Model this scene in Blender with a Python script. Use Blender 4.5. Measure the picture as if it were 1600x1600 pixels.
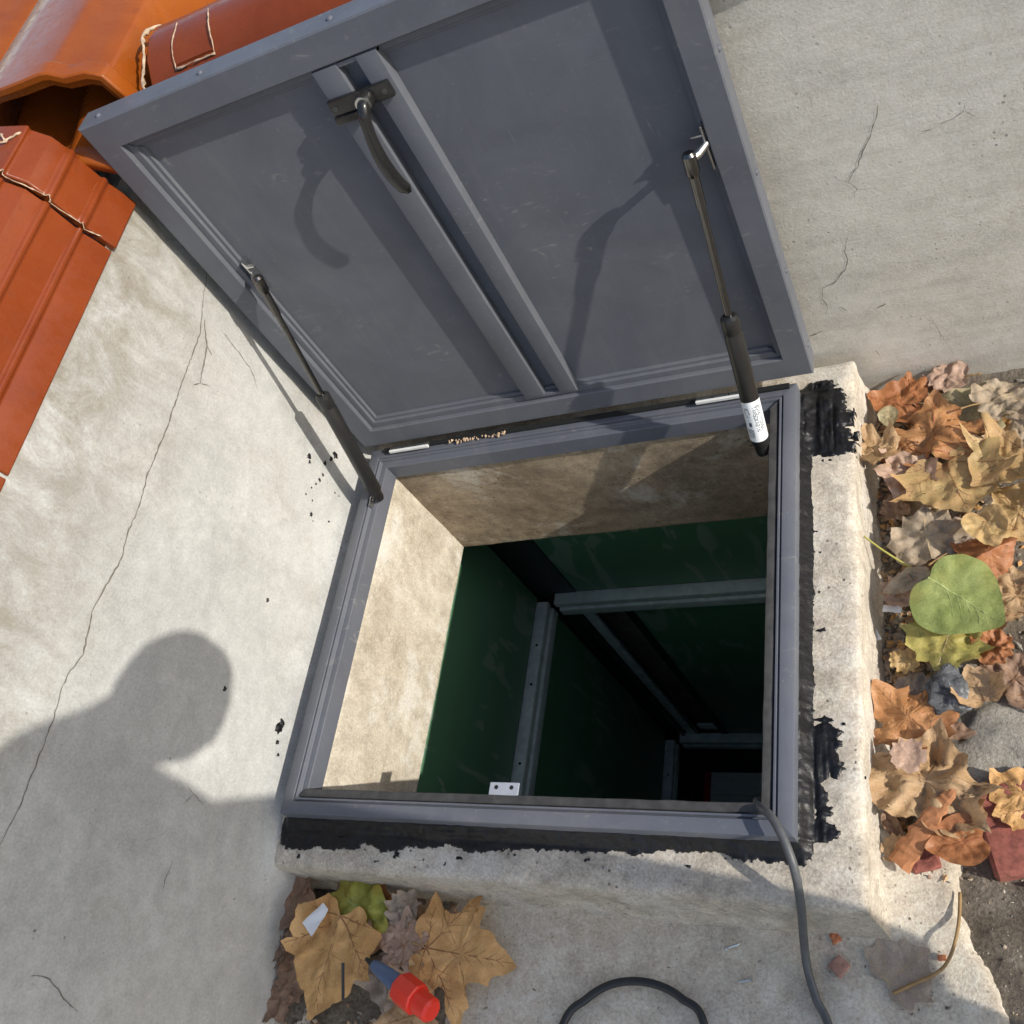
import bpy, bmesh, math, random
import numpy as np
from mathutils import Vector, Matrix, noise as mnoise

# ------------------------------------------------------------------ clear
for o in list(bpy.data.objects):
    bpy.data.objects.remove(o)
scene = bpy.context.scene
COL = scene.collection
R = math.radians
random.seed(7)

# ------------------------------------------------------------------ camera
CAM_LOC = Vector((0.9894, -0.9347, 1.1572))
CAM_ROT = (R(33.1633), R(26.3694), R(9.8996))
CAM_F = 1522.36          # focal length in pixels of a 1600 px wide picture
CAM_CX, CAM_CY = 766.62, 832.70     # principal point
cam_data = bpy.data.cameras.new('camera')
cam_data.sensor_width = 36.0
cam_data.lens = CAM_F / 1600 * 36.0
cam_data.shift_x = 33.38 / 1600
cam_data.shift_y = 32.70 / 1600
cam_data.clip_start = 0.02
cam_data.clip_end = 200.0
cam = bpy.data.objects.new('camera', cam_data)
cam.location = CAM_LOC
cam.rotation_euler = CAM_ROT
COL.objects.link(cam)
scene.camera = cam

# ------------------------------------------------------------------ sky, sun, exposure
SUN = Vector((-1.0, 0.215, -0.61)).normalized()      # direction the light travels
elev = math.asin(-SUN.z)
azim = math.atan2(-SUN.x, -SUN.y)                    # compass bearing of the sun (from +Y towards +X)
world = bpy.data.worlds.new('World')
scene.world = world
world.use_nodes = True
wn = world.node_tree.nodes
wl = world.node_tree.links
bg = wn['Background']
sky = wn.new('ShaderNodeTexSky')
sky.sky_type = 'NISHITA'
sky.sun_disc = False
sky.sun_elevation = elev
sky.sun_rotation = azim
sky.air_density = 1.0
sky.dust_density = 1.3
sky.ozone_density = 0.6
wl.new(sky.outputs[0], bg.inputs[0])
bg.inputs[1].default_value = 0.15
sun_data = bpy.data.lights.new('sun', 'SUN')
sun_data.energy = 3.1
sun_data.angle = R(0.55)
sun_data.color = (1.0, 0.945, 0.865)
sun = bpy.data.objects.new('sun', sun_data)
sun.rotation_euler = SUN.to_track_quat('-Z', 'Y').to_euler()
sun.location = (3, -1, 2.5)
COL.objects.link(sun)
scene.view_settings.view_transform = 'Standard'
scene.view_settings.look = 'None'
scene.view_settings.gamma = 1.0
scene.view_settings.use_curve_mapping = False
scene.view_settings.exposure = 0.43
scene.cycles.diffuse_bounces = 7
scene.cycles.max_bounces = 12
scene.render.resolution_x = 1024
scene.render.resolution_y = 1024

# ------------------------------------------------------------------ helpers
_ROT = cam.rotation_euler.to_matrix()


def at(px, py, n, c):
    """the point of the plane n.P = c that shows at this place of the photograph"""
    n = Vector(n)
    d = _ROT @ Vector(((px - CAM_CX) / CAM_F, -(py - CAM_CY) / CAM_F, -1.0))
    t = (c - n.dot(CAM_LOC)) / n.dot(d)
    return CAM_LOC + d * t


X, Y, Z = (1, 0, 0), (0, 1, 0), (0, 0, 1)


def gz(px, py, z=-0.155):
    return at(px, py, Z, z)


def tag(o, label=None, cat=None, group=None, kind=None):
    if label: o['label'] = label
    if cat: o['category'] = cat
    if group: o['group'] = group
    if kind: o['kind'] = kind
    return o


def empty(name, loc=(0, 0, 0), rot=(0, 0, 0)):
    o = bpy.data.objects.new(name, None)
    o.empty_display_size = 0.05
    o.location = loc
    o.rotation_euler = rot
    COL.objects.link(o)
    return o


def mesh_obj(name, verts, faces, mat, parent=None, smooth=False, local=False, data=None):
    """one mesh object; verts are in world axes and moved into the parent's frame when it is only shifted"""
    if data is None:
        off = Vector((0, 0, 0))
        if parent is not None and not local:
            off = root_loc(parent)
        me = bpy.data.meshes.new(name)
        me.from_pydata([(v[0] - off[0], v[1] - off[1], v[2] - off[2]) for v in verts], [], faces)
        me.update()
        if smooth:
            me.polygons.foreach_set('use_smooth', [True] * len(me.polygons))
        if mat is not None:
            me.materials.append(mat)
    else:
        me = data
    o = bpy.data.objects.new(name, me)
    COL.objects.link(o)
    if parent is not None:
        o.parent = parent
    return o


def root_loc(o):
    v = Vector(o.location)
    while o.parent is not None:
        o = o.parent
        v = v + Vector(o.location)
    return v


def smooth_by_angle(o, deg=35):
    me = o.data
    bm = bmesh.new(); bm.from_mesh(me)
    bmesh.ops.remove_doubles(bm, verts=bm.verts, dist=1e-6)
    bmesh.ops.recalc_face_normals(bm, faces=bm.faces)
    for e in bm.edges:
        if len(e.link_faces) == 2:
            e.smooth = e.calc_face_angle(0) < R(deg)
    for f in bm.faces:
        f.smooth = True
    bm.to_mesh(me); bm.free()
    return o


class MB:
    def __init__(self):
        self.v = []; self.f = []

    def add(self, v, f):
        n = len(self.v)
        self.v += [tuple(p) for p in v]
        self.f += [tuple(i + n for i in q) for q in f]
        return self

    def box(self, x0, x1, y0, y1, z0, z1, bev=0.0):
        if bev <= 0:
            v = [(x, y, z) for x in (x0, x1) for y in (y0, y1) for z in (z0, z1)]
            f = [(0, 1, 3, 2), (4, 6, 7, 5), (0, 4, 5, 1), (2, 3, 7, 6), (0, 2, 6, 4), (1, 5, 7, 3)]
            return self.add(v, f)
        bm = bmesh.new()
        bmesh.ops.create_cube(bm, size=1.0)
        for w in bm.verts:
            w.co = Vector(((x0 + x1) / 2 + w.co.x * (x1 - x0), (y0 + y1) / 2 + w.co.y * (y1 - y0), (z0 + z1) / 2 + w.co.z * (z1 - z0)))
        bmesh.ops.bevel(bm, geom=bm.edges[:], offset=bev, segments=2, affect='EDGES', profile=0.6)
        bm.verts.index_update()
        self.add([w.co[:] for w in bm.verts], [[w.index for w in q.verts] for q in bm.faces])
        bm.free()
        return self

    def tube(self, pts, rad, seg=12, cap=True, squash=None):
        """tube along points; rad is a number or one per point"""
        pts = [Vector(p) for p in pts]
        n = len(pts)
        if not hasattr(rad, '__len__'):
            rad = [rad] * n
        up = Vector((0, 0, 1))
        t0 = (pts[1] - pts[0]).normalized()
        if abs(t0.dot(up)) > 0.95:
            up = Vector((0, 1, 0))
        side = t0.cross(up).normalized()
        base = len(self.v)
        for i, p in enumerate(pts):
            t = (pts[min(i + 1, n - 1)] - pts[max(i - 1, 0)]).normalized()
            side = (side - t * side.dot(t)).normalized()
            b = t.cross(side)
            for k in range(seg):
                a = 2 * math.pi * k / seg
                sq = 1.0 if squash is None else squash
                self.v.append(tuple(p + (side * math.cos(a) + b * math.sin(a) * sq) * rad[i]))
        for i in range(n - 1):
            for k in range(seg):
                a = base + i * seg + k
                b2 = base + i * seg + (k + 1) % seg
                self.f.append((a, b2, b2 + seg, a + seg))
        if cap:
            self.f.append(tuple(base + k for k in reversed(range(seg))))
            self.f.append(tuple(base + (n - 1) * seg + k for k in range(seg)))
        return self

    def build(self, name, mat, parent=None, smooth=False, local=False, angle=None):
        o = mesh_obj(name, self.v, self.f, mat, parent, smooth, local)
        if angle:
            smooth_by_angle(o, angle)
        return o


def spline(pts, n=8):
    """Catmull-Rom through the points"""
    P = [Vector(p) for p in pts]
    P = [P[0] * 2 - P[1]] + P + [P[-1] * 2 - P[-2]]
    out = []
    for i in range(1, len(P) - 2):
        for k in range(n):
            t = k / n
            a, b, c, d = P[i - 1], P[i], P[i + 1], P[i + 2]
            out.append(0.5 * ((2 * b) + (c - a) * t + (2 * a - 5 * b + 4 * c - d) * t * t + (3 * b - a - 3 * c + d) * t ** 3))
    out.append(P[-2])
    return out


def _hash(ix, iy, seed):
    h = (ix.astype(np.int64) * 374761393 + iy.astype(np.int64) * 668265263 + seed * 1442695041) & 0x7fffffff
    h = ((h ^ (h >> 13)) * 1274126177) & 0x7fffffff
    h = h ^ (h >> 16)
    return (h % 65536) / 65535.0


def vnoise(x, y, seed=0):
    x = np.asarray(x, float); y = np.asarray(y, float)
    ix = np.floor(x); iy = np.floor(y)
    fx = x - ix; fy = y - iy
    fx = fx * fx * (3 - 2 * fx); fy = fy * fy * (3 - 2 * fy)
    a = _hash(ix, iy, seed); b = _hash(ix + 1, iy, seed); c = _hash(ix, iy + 1, seed); d = _hash(ix + 1, iy + 1, seed)
    return (a * (1 - fx) + b * fx) * (1 - fy) + (c * (1 - fx) + d * fx) * fy * 1.0


def fbm(x, y, seed=0, oct=4):
    s = 0; a = 1.0; t = 0
    for k in range(oct):
        s = s + a * (vnoise(np.asarray(x) * 2 ** k, np.asarray(y) * 2 ** k, seed + k * 17) - 0.5)
        t += a
        a *= 0.55
    return s / t


def rect_d(x, y, x0, x1, y0, y1):
    """signed distance outside a rectangle"""
    dx = np.maximum(x0 - x, x - x1); dy = np.maximum(y0 - y, y - y1)
    return np.where((dx > 0) & (dy > 0), np.hypot(dx, dy), np.maximum(dx, dy))


# ------------------------------------------------------------------ materials
def new_mat(name):
    m = bpy.data.materials.new(name)
    m.use_nodes = True
    nt = m.node_tree
    return m, nt, nt.nodes['Principled BSDF']


def nd(nt, t, **kw):
    n = nt.nodes.new(t)
    for k, v in kw.items():
        setattr(n, k, v)
    return n


def coords(nt, scale=(1, 1, 1), rot=(0, 0, 0), out='Object'):
    tc = nd(nt, 'ShaderNodeTexCoord')
    mp = nd(nt, 'ShaderNodeMapping')
    mp.inputs['Scale'].default_value = scale
    mp.inputs['Rotation'].default_value = rot
    nt.links.new(tc.outputs[out], mp.inputs[0])
    return mp.outputs[0]


def noise_tex(nt, vec, scale, detail=6, rough=0.6, dist=0.0):
    n = nd(nt, 'ShaderNodeTexNoise')
    n.inputs['Scale'].default_value = scale
    n.inputs['Detail'].default_value = detail
    n.inputs['Roughness'].default_value = rough
    n.inputs['Distortion'].default_value = dist
    nt.links.new(vec, n.inputs['Vector'])
    return n.outputs['Fac']


def ramp(nt, fac, stops):
    r = nd(nt, 'ShaderNodeValToRGB')
    e = r.color_ramp.elements
    while len(e) < len(stops):
        e.new(0.5)
    for el, (p, c) in zip(e, stops):
        el.position = p
        el.color = (c[0], c[1], c[2], 1) if hasattr(c, '__len__') else (c, c, c, 1)
    nt.links.new(fac, r.inputs[0])
    return r.outputs[0]


def mix(nt, fac, a, b, mode='MIX'):
    m = nd(nt, 'ShaderNodeMix', data_type='RGBA', blend_type=mode)
    for s, v in ((m.inputs[0], fac), (m.inputs[6], a), (m.inputs[7], b)):
        if hasattr(v, 'is_linked') or isinstance(v, bpy.types.NodeSocket):
            nt.links.new(v, s)
        elif hasattr(v, '__len__'):
            s.default_value = (v[0], v[1], v[2], 1)
        else:
            s.default_value = v if s == m.inputs[0] else (v, v, v, 1)
    return m.outputs[2]


def math_n(nt, op, a, b=None):
    m = nd(nt, 'ShaderNodeMath', operation=op)
    for s, v in ((m.inputs[0], a), (m.inputs[1], b)):
        if v is None: continue
        if isinstance(v, bpy.types.NodeSocket): nt.links.new(v, s)
        else: s.default_value = v
    return m.outputs[0]


def bump(nt, bsdf, height, strength=0.3, dist=0.002, prev=None):
    b = nd(nt, 'ShaderNodeBump')
    b.inputs['Strength'].default_value = strength
    b.inputs['Distance'].default_value = dist
    nt.links.new(height, b.inputs['Height'])
    if prev is not None:
        nt.links.new(prev, b.inputs['Normal'])
    nt.links.new(b.outputs[0], bsdf.inputs['Normal'])
    return b.outputs[0]


def concrete_mat(name, light, dark, dirt=(0.16, 0.13, 0.09), dirt_amt=0.5, streak=(1, 1, 1), streak_rot=(0, 0, 0),
                 pits=0.5, grain=0.35, rough=0.85, sand=0.0, patch=None, mottle=0.5, wash=None, streak_amt=0.45, relief=0.5):
    m, nt, b = new_mat(name)
    c = coords(nt)
    big = noise_tex(nt, c, 3.1, 5, 0.6, 0.1)
    col = ramp(nt, big, [(0.32, dark), (0.62, light)])
    cs = coords(nt, streak, streak_rot)
    st = noise_tex(nt, cs, 14, 7, 0.65, 0.4)
    col = mix(nt, streak_amt, col, ramp(nt, st, [(0.3, [v * 0.78 for v in dark]), (0.7, [min(1, v * 1.14) for v in light])]))
    mid = noise_tex(nt, c, 42, 8, 0.72, 0.2)
    col = mix(nt, mottle, col, ramp(nt, mid, [(0.34, 0.30), (0.66, 0.72)]), 'OVERLAY')
    # dirt in clouds
    dn = noise_tex(nt, c, 5.3, 10, 0.76, 0.15)
    col = mix(nt, ramp(nt, dn, [(0.52, 0.0), (0.75, dirt_amt)]), col, dirt)
    if patch is not None:
        pn = noise_tex(nt, coords(nt, (1, 1, 1), (0.4, 0.7, 0.2)), patch[1], 9, 0.7, 0.2)
        col = mix(nt, ramp(nt, pn, [(0.53, 0.0), (0.62, patch[2])]), col, patch[0])
    if wash is not None:
        sp_ = nd(nt, 'ShaderNodeSeparateXYZ')
        nt.links.new(c, sp_.inputs[0])
        wz = ramp(nt, math_n(nt, 'ADD', sp_.outputs[2], math_n(nt, 'MULTIPLY', big, 0.25)), [(wash[1], 0.0), (min(1.0, wash[1] + 0.22), 1.0)])
        wn_ = noise_tex(nt, coords(nt, (1, 1.2, 0.8), (0.35, 0, 0)), 13, 8, 0.75, 0.5)
        col = mix(nt, math_n(nt, 'MULTIPLY', wz, ramp(nt, wn_, [(0.34, 0.0), (0.60, wash[2])])), col, wash[0])
    fine = noise_tex(nt, c, 260, 4, 0.75)
    col = mix(nt, grain, col, ramp(nt, fine, [(0.3, 0.22), (0.7, 0.80)]), 'OVERLAY')
    # small dark pits
    vo = nd(nt, 'ShaderNodeTexVoronoi')
    vo.inputs['Scale'].default_value = 90
    wv_ = nd(nt, 'ShaderNodeVectorMath', operation='ADD')
    wm_ = nd(nt, 'ShaderNodeVectorMath', operation='SCALE'); wm_.inputs['Scale'].default_value = 0.005
    wn2 = nd(nt, 'ShaderNodeTexNoise'); wn2.inputs['Scale'].default_value = 70; nt.links.new(c, wn2.inputs['Vector'])
    nt.links.new(wn2.outputs['Color'], wm_.inputs[0]); nt.links.new(c, wv_.inputs[0]); nt.links.new(wm_.outputs[0], wv_.inputs[1])
    nt.links.new(wv_.outputs[0], vo.inputs['Vector'])
    pm = noise_tex(nt, c, 9, 4, 0.7)
    pm = ramp(nt, pm, [(0.48, 0.0), (0.60, 1.0)])
    pit = math_n(nt, 'MULTIPLY', ramp(nt, vo.outputs['Distance'], [(0.12, 1.0), (0.22, 0.0)]), pm)
    sc_ = nd(nt, 'ShaderNodeSeparateColor')
    nt.links.new(vo.outputs['Color'], sc_.inputs[0])
    pit = math_n(nt, 'MULTIPLY', pit, ramp(nt, sc_.outputs[0], [(0.25, 0.0), (0.75, 1.0)]))
    pit = math_n(nt, 'MULTIPLY', pit, pits)
    col = mix(nt, pit, col, [v * 0.22 for v in dark])
    nt.links.new(col, b.inputs['Base Color'])
    b.inputs['Roughness'].default_value = rough
    b.inputs['Specular IOR Level'].default_value = 0.25
    h = math_n(nt, 'ADD', math_n(nt, 'MULTIPLY', st, 1.0), math_n(nt, 'MULTIPLY', mid, 0.7))
    h = math_n(nt, 'SUBTRACT', h, math_n(nt, 'MULTIPLY', pit, 0.8))
    n1 = bump(nt, b, h, relief, 0.004)
    bump(nt, b, fine, 0.35 + sand, 0.0012 + sand * 0.002, n1)
    return m


def paint_mat(name, col, rough=0.42, scuff=0.35, grime=(0.25, 0.24, 0.22), spec=0.28):
    m, nt, b = new_mat(name)
    c = coords(nt)
    n = noise_tex(nt, c, 9, 6, 0.65, 0.8)
    base = ramp(nt, n, [(0.3, [v * 0.9 for v in col]), (0.7, [v * 1.1 for v in col])])
    # scuffs: short pale smears
    s = noise_tex(nt, coords(nt, (1.0, 2.6, 1.0), (0.2, 0.4, 0.9)), 26, 8, 0.62, 1.6)
    k = noise_tex(nt, c, 4.2, 3, 0.6)
    f = math_n(nt, 'MULTIPLY', ramp(nt, s, [(0.60, 0.0), (0.73, 1.0)]), ramp(nt, k, [(0.44, 0.0), (0.62, scuff)]))
    base = mix(nt, f, base, grime)
    # hairline scratches and faint dried runs
    sc = noise_tex(nt, coords(nt, (14, 0.7, 1), (0, 0, 0.5)), 30, 3, 0.5, 0.3)
    sk = noise_tex(nt, c, 6.5, 3, 0.6)
    base = mix(nt, math_n(nt, 'MULTIPLY', ramp(nt, sc, [(0.70, 0.0), (0.76, 0.55)]), ramp(nt, sk, [(0.50, 0.0), (0.62, 1.0)])), base, [min(1, v * 2.1) for v in col])
    ru = noise_tex(nt, coords(nt, (9, 0.8, 1)), 7, 5, 0.6, 0.2)
    base = mix(nt, ramp(nt, ru, [(0.54, 0.0), (0.80, 0.10)]), base, grime)
    cl = noise_tex(nt, c, 2.4, 5, 0.6, 0.8)
    base = mix(nt, ramp(nt, cl, [(0.46, 0.0), (0.72, 0.16)]), base, grime)
    d = noise_tex(nt, c, 160, 2, 0.6)
    base = mix(nt, ramp(nt, d, [(0.67, 0.0), (0.76, 0.30)]), base, grime)
    nt.links.new(base, b.inputs['Base Color'])
    r = noise_tex(nt, c, 17, 6, 0.7)
    nt.links.new(ramp(nt, r, [(0.3, rough - 0.07), (0.7, rough + 0.10)]), b.inputs['Roughness'])
    b.inputs['Specular IOR Level'].default_value = spec
    bump(nt, b, noise_tex(nt, c, 700, 2, 0.5), 0.05, 0.0005)
    return m


def simple_mat(name, col, rough=0.5, metal=0.0, var=0.12, scale=60, bumpy=0.1, coat=0.0, spec=0.5):
    m, nt, b = new_mat(name)
    c = coords(nt)
    n = noise_tex(nt, c, scale, 5, 0.65)
    nt.links.new(ramp(nt, n, [(0.3, [v * (1 - var) for v in col]), (0.7, [min(1, v * (1 + var)) for v in col])]), b.inputs['Base Color'])
    b.inputs['Roughness'].default_value = rough
    b.inputs['Metallic'].default_value = metal
    b.inputs['Coat Weight'].default_value = coat
    b.inputs['Coat Roughness'].default_value = 0.08
    b.inputs['Specular IOR Level'].default_value = spec
    if bumpy:
        bump(nt, b, n, bumpy, 0.001)
    return m


def glaze_mat(name, c1, c2, matt=0.0):
    """glazed terracotta: brown-orange body, glossy skin, worn dull spots"""
    m, nt, b = new_mat(name)
    c = coords(nt)
    n = noise_tex(nt, c, 7, 6, 0.65, 0.7)
    col = ramp(nt, n, [(0.3, c1), (0.7, c2)])
    w = noise_tex(nt, c, 60, 7, 0.7)
    col = mix(nt, ramp(nt, w, [(0.60, 0.0), (0.72, 0.35)]), col, [v * 0.45 for v in c1])
    nt.links.new(col, b.inputs['Base Color'])
    nt.links.new(ramp(nt, w, [(0.35, 0.13 + matt), (0.72, 0.40 + matt)]), b.inputs['Roughness'])
    b.inputs['Coat Weight'].default_value = 0.0
    b.inputs['Specular IOR Level'].default_value = 0.38
    b.inputs['Coat Roughness'].default_value = 0.12
    bump(nt, b, noise_tex(nt, c, 26, 4, 0.55), 0.25, 0.003)
    return m


M = {}
M['wall'] = concrete_mat('wall_plaster', (0.485, 0.484, 0.458), (0.37, 0.369, 0.35), dirt=(0.30, 0.28, 0.235), dirt_amt=0.7,
                         streak=(1, 0.5, 1.6), streak_rot=(0.7, 0, 0), pits=0.8, grain=0.25, mottle=0.22, wash=((0.23, 0.205, 0.16), 0.58, 0.85), streak_amt=0.22, relief=0.30, patch=((0.60, 0.60, 0.575), 4.5, 0.35))
M['wall_back'] = concrete_mat('wall_plaster_horizontal', (0.635, 0.605, 0.53), (0.51, 0.487, 0.428), dirt=(0.42, 0.38, 0.30), dirt_amt=0.35,
                              streak=(0.28, 1, 2.4), pits=0.5, grain=0.25, mottle=0.25, streak_amt=0.35, relief=0.22, patch=((0.68, 0.655, 0.59), 5.0, 0.3))
M['curb'] = concrete_mat('curb_concrete', (0.57, 0.515, 0.425), (0.40, 0.352, 0.282), dirt=(0.20, 0.165, 0.12), dirt_amt=0.85,
                         pits=0.9, grain=0.55, sand=0.3, mottle=0.6, patch=((0.60, 0.575, 0.52), 6.0, 0.6))
M['lining'] = concrete_mat('lining_plaster', (0.60, 0.545, 0.44), (0.44, 0.385, 0.295), dirt=(0.28, 0.22, 0.145), dirt_amt=0.8, pits=0.9, grain=0.45,
                            streak=(1, 1.5, 0.5), mottle=0.5, patch=((0.70, 0.67, 0.60), 7.0, 0.7))
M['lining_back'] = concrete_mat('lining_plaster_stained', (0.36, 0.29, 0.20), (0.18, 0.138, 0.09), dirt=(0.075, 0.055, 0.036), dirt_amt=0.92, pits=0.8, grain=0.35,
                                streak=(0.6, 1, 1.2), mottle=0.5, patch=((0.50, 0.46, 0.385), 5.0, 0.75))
M['slab'] = concrete_mat('slab_concrete', (0.64, 0.575, 0.465), (0.49, 0.435, 0.345), dirt=(0.31, 0.245, 0.165), dirt_amt=0.8,
                         pits=0.6, grain=0.5, sand=0.4)
M['lump'] = concrete_mat('lump_concrete', (0.38, 0.355, 0.30), (0.25, 0.23, 0.19), dirt_amt=0.6, grain=0.5, sand=0.6)
M['shaft_concrete'] = concrete_mat('shaft_concrete', (0.50, 0.44, 0.35), (0.32, 0.27, 0.2), dirt_amt=0.7)
M['lid'] = paint_mat('anthracite_paint', (0.114, 0.122, 0.141), 0.46, 0.7, (0.27, 0.265, 0.25), 0.16)
M['frame'] = paint_mat('anthracite_frame_paint', (0.108, 0.117, 0.140), 0.40, 0.6, (0.33, 0.31, 0.27))
M['gasket'] = simple_mat('black_rubber', (0.018, 0.018, 0.019), 0.6)
M['rubber'] = simple_mat('dusty_rubber', (0.045, 0.044, 0.043), 0.75, var=0.4, scale=55, bumpy=0.3)
M['sealant'] = simple_mat('black_sealant', (0.007, 0.007, 0.0085), 0.38, var=0.5, scale=110, bumpy=1.0, spec=0.36)
M['black_paint'] = simple_mat('black_enamel', (0.018, 0.0175, 0.017), 0.34, var=0.2, scale=40, bumpy=0.02)
M['black_handle'] = simple_mat('black_handle_coating', (0.016, 0.016, 0.016), 0.27, var=0.2, scale=40, bumpy=0.02)
M['rod'] = simple_mat('dark_chromed_rod', (0.16, 0.155, 0.15), 0.25, metal=1.0, var=0.1)
M['zinc'] = simple_mat('zinc_plate', (0.66, 0.66, 0.64), 0.28, metal=1.0, var=0.15, scale=90)
M['steel'] = simple_mat('galvanised_steel', (0.80, 0.87, 0.84), 0.36, metal=0.15, var=0.18, scale=35)
M['steel_dark'] = simple_mat('dark_steel', (0.07, 0.075, 0.075), 0.5, metal=0.5, var=0.2)
M['black'] = simple_mat('black_backing', (0.008, 0.009, 0.009), 0.7)
M['plate_white'] = simple_mat('zinc_highlight_white', (0.72, 0.72, 0.70), 0.35, var=0.08)  # non-metal white: the highlight along the hinge leaves is put into the colour
M['white_paint'] = simple_mat('white_board_paint', (0.80, 0.82, 0.76), 0.5, var=0.06)
M['red_paint'] = simple_mat('red_paint', (0.50, 0.012, 0.02), 0.4)
M['sticker'] = simple_mat('white_sticker', (0.82, 0.85, 0.86), 0.35, var=0.03)
M['ink'] = simple_mat('grey_ink', (0.09, 0.11, 0.13), 0.5)
M['cable'] = simple_mat('grey_cable_sheath', (0.085, 0.09, 0.092), 0.48, var=0.2, scale=90)
M['cable_black'] = simple_mat('black_cable_sheath', (0.02, 0.021, 0.022), 0.45)
M['tile'] = glaze_mat('glazed_tile_red', (0.165, 0.031, 0.0075), (0.225, 0.047, 0.0115), 0.05)
M['tile_orange'] = glaze_mat('glazed_tile_orange', (0.22, 0.048, 0.0055), (0.30, 0.076, 0.009), 0.0)
M['mortar'] = simple_mat('cream_mortar', (0.44, 0.32, 0.215), 0.95, var=0.45, scale=150, bumpy=0.9)
M['crack'] = simple_mat('crack_shadow', (0.15, 0.135, 0.11), 0.95, var=0.3)
M['brick'] = simple_mat('red_brick', (0.27, 0.088, 0.064), 0.9, var=0.4, scale=120, bumpy=0.5)
M['brick_orange'] = simple_mat('orange_brick', (0.48, 0.18, 0.08), 0.85, var=0.25, scale=120, bumpy=0.5)
M['chip'] = simple_mat('pinkish_brick', (0.36, 0.20, 0.15), 0.9, var=0.3, scale=150, bumpy=0.5)
M['paper'] = simple_mat('white_paper', (0.78, 0.79, 0.80), 0.7, var=0.04)
M['tool_blue'] = simple_mat('blue_grey_plastic', (0.085, 0.13, 0.22), 0.42, var=0.15)
M['tool_red'] = simple_mat('signal_red_plastic', (0.80, 0.035, 0.015), 0.35, var=0.06)
M['skin'] = simple_mat('skin', (0.50, 0.30, 0.21), 0.5)
M['coat'] = simple_mat('sand_cloth', (0.55, 0.52, 0.46), 0.9)
M['trousers'] = simple_mat('dark_grey_cloth', (0.05, 0.05, 0.05), 0.9)
M['hair'] = simple_mat('dark_hair', (0.02, 0.016, 0.012), 0.6)
M['bark'] = simple_mat('orange_bark', (0.40, 0.17, 0.07), 0.8, var=0.3, scale=70, bumpy=0.5)
M['stem'] = simple_mat('yellow_stem', (0.36, 0.34, 0.07), 0.6, var=0.2)
M['stem_brown'] = simple_mat('brown_stem', (0.30, 0.19, 0.08), 0.7, var=0.2)


def green_mat():
    m, nt, b = new_mat('dark_green_enamel')
    c = coords(nt)
    n = noise_tex(nt, c, 4, 4, 0.6)
    col = ramp(nt, n, [(0.3, (0.100, 0.235, 0.135)), (0.7, (0.120, 0.280, 0.165))])
    s = noise_tex(nt, coords(nt, (3.0, 3.0, 0.9), (0.35, 0.35, 0.2)), 5.5, 3, 0.5, 1.2)
    k = noise_tex(nt, c, 2.3, 2, 0.5)
    f = math_n(nt, 'MULTIPLY', ramp(nt, s, [(0.57, 0.0), (0.60, 1.0)]), ramp(nt, k, [(0.46, 0.0), (0.52, 0.55)]))
    col = mix(nt, f, col, (0.34, 0.42, 0.35))
    nt.links.new(col, b.inputs['Base Color'])
    b.inputs['Roughness'].default_value = 0.45
    return m


M['green'] = green_mat()


def soil_mat():
    m, nt, b = new_mat('soil')
    c = coords(nt)
    n = noise_tex(nt, c, 24, 8, 0.75, 0.4)
    col = ramp(nt, n, [(0.3, (0.035, 0.026, 0.018)), (0.5, (0.10, 0.078, 0.055)), (0.72, (0.21, 0.175, 0.13))])
    f = noise_tex(nt, c, 210, 4, 0.7)
    col = mix(nt, 0.7, col, ramp(nt, f, [(0.3, 0.15), (0.7, 0.85)]), 'OVERLAY')
    big = noise_tex(nt, c, 3.0, 3, 0.6)
    col = mix(nt, ramp(nt, big, [(0.36, 0.0), (0.58, 0.75)]), col, ramp(nt, f, [(0.3, (0.17, 0.14, 0.105)), (0.7, (0.36, 0.315, 0.25))]))
    nt.links.new(col, b.inputs['Base Color'])
    b.inputs['Roughness'].default_value = 0.95
    n1 = bump(nt, b, n, 0.8, 0.008)
    bump(nt, b, f, 0.8, 0.003, n1)
    return m


M['soil'] = soil_mat()


def leaf_mat(name, ca, cb, cc, gloss=0.5, spots=0.4):
    m, nt, b = new_mat(name)
    c = coords(nt)
    n = noise_tex(nt, c, 22, 6, 0.65, 0.8)
    col = ramp(nt, n, [(0.33, ca), (0.66, cb)])
    e = noise_tex(nt, c, 9, 4, 0.6, 0.6)
    col = mix(nt, ramp(nt, e, [(0.5, 0.0), (0.68, 0.8)]), col, cc)
    sp = noise_tex(nt, c, 120, 6, 0.75)
    col = mix(nt, ramp(nt, sp, [(0.60, 0.0), (0.72, spots)]), col, [v * 0.35 for v in ca])
    f = noise_tex(nt, c, 420, 3, 0.7)
    col = mix(nt, 0.35, col, ramp(nt, f, [(0.3, 0.25), (0.7, 0.75)]), 'OVERLAY')
    nt.links.new(col, b.inputs['Base Color'])
    b.inputs['Roughness'].default_value = gloss
    b.inputs['Specular IOR Level'].default_value = 0.35
    n1 = bump(nt, b, noise_tex(nt, c, 55, 6, 0.65, 0.6), 0.5, 0.004)
    bump(nt, b, f, 0.3, 0.0008, n1)
    tr = nd(nt, 'ShaderNodeBsdfTranslucent')
    nt.links.new(col, tr.inputs[0])
    mx = nd(nt, 'ShaderNodeMixShader')
    mx.inputs[0].default_value = 0.18
    out = nt.nodes['Material Output']
    nt.links.new(b.outputs[0], mx.inputs[1])
    nt.links.new(tr.outputs[0], mx.inputs[2])
    nt.links.new(mx.outputs[0], out.inputs[0])
    return m


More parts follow.
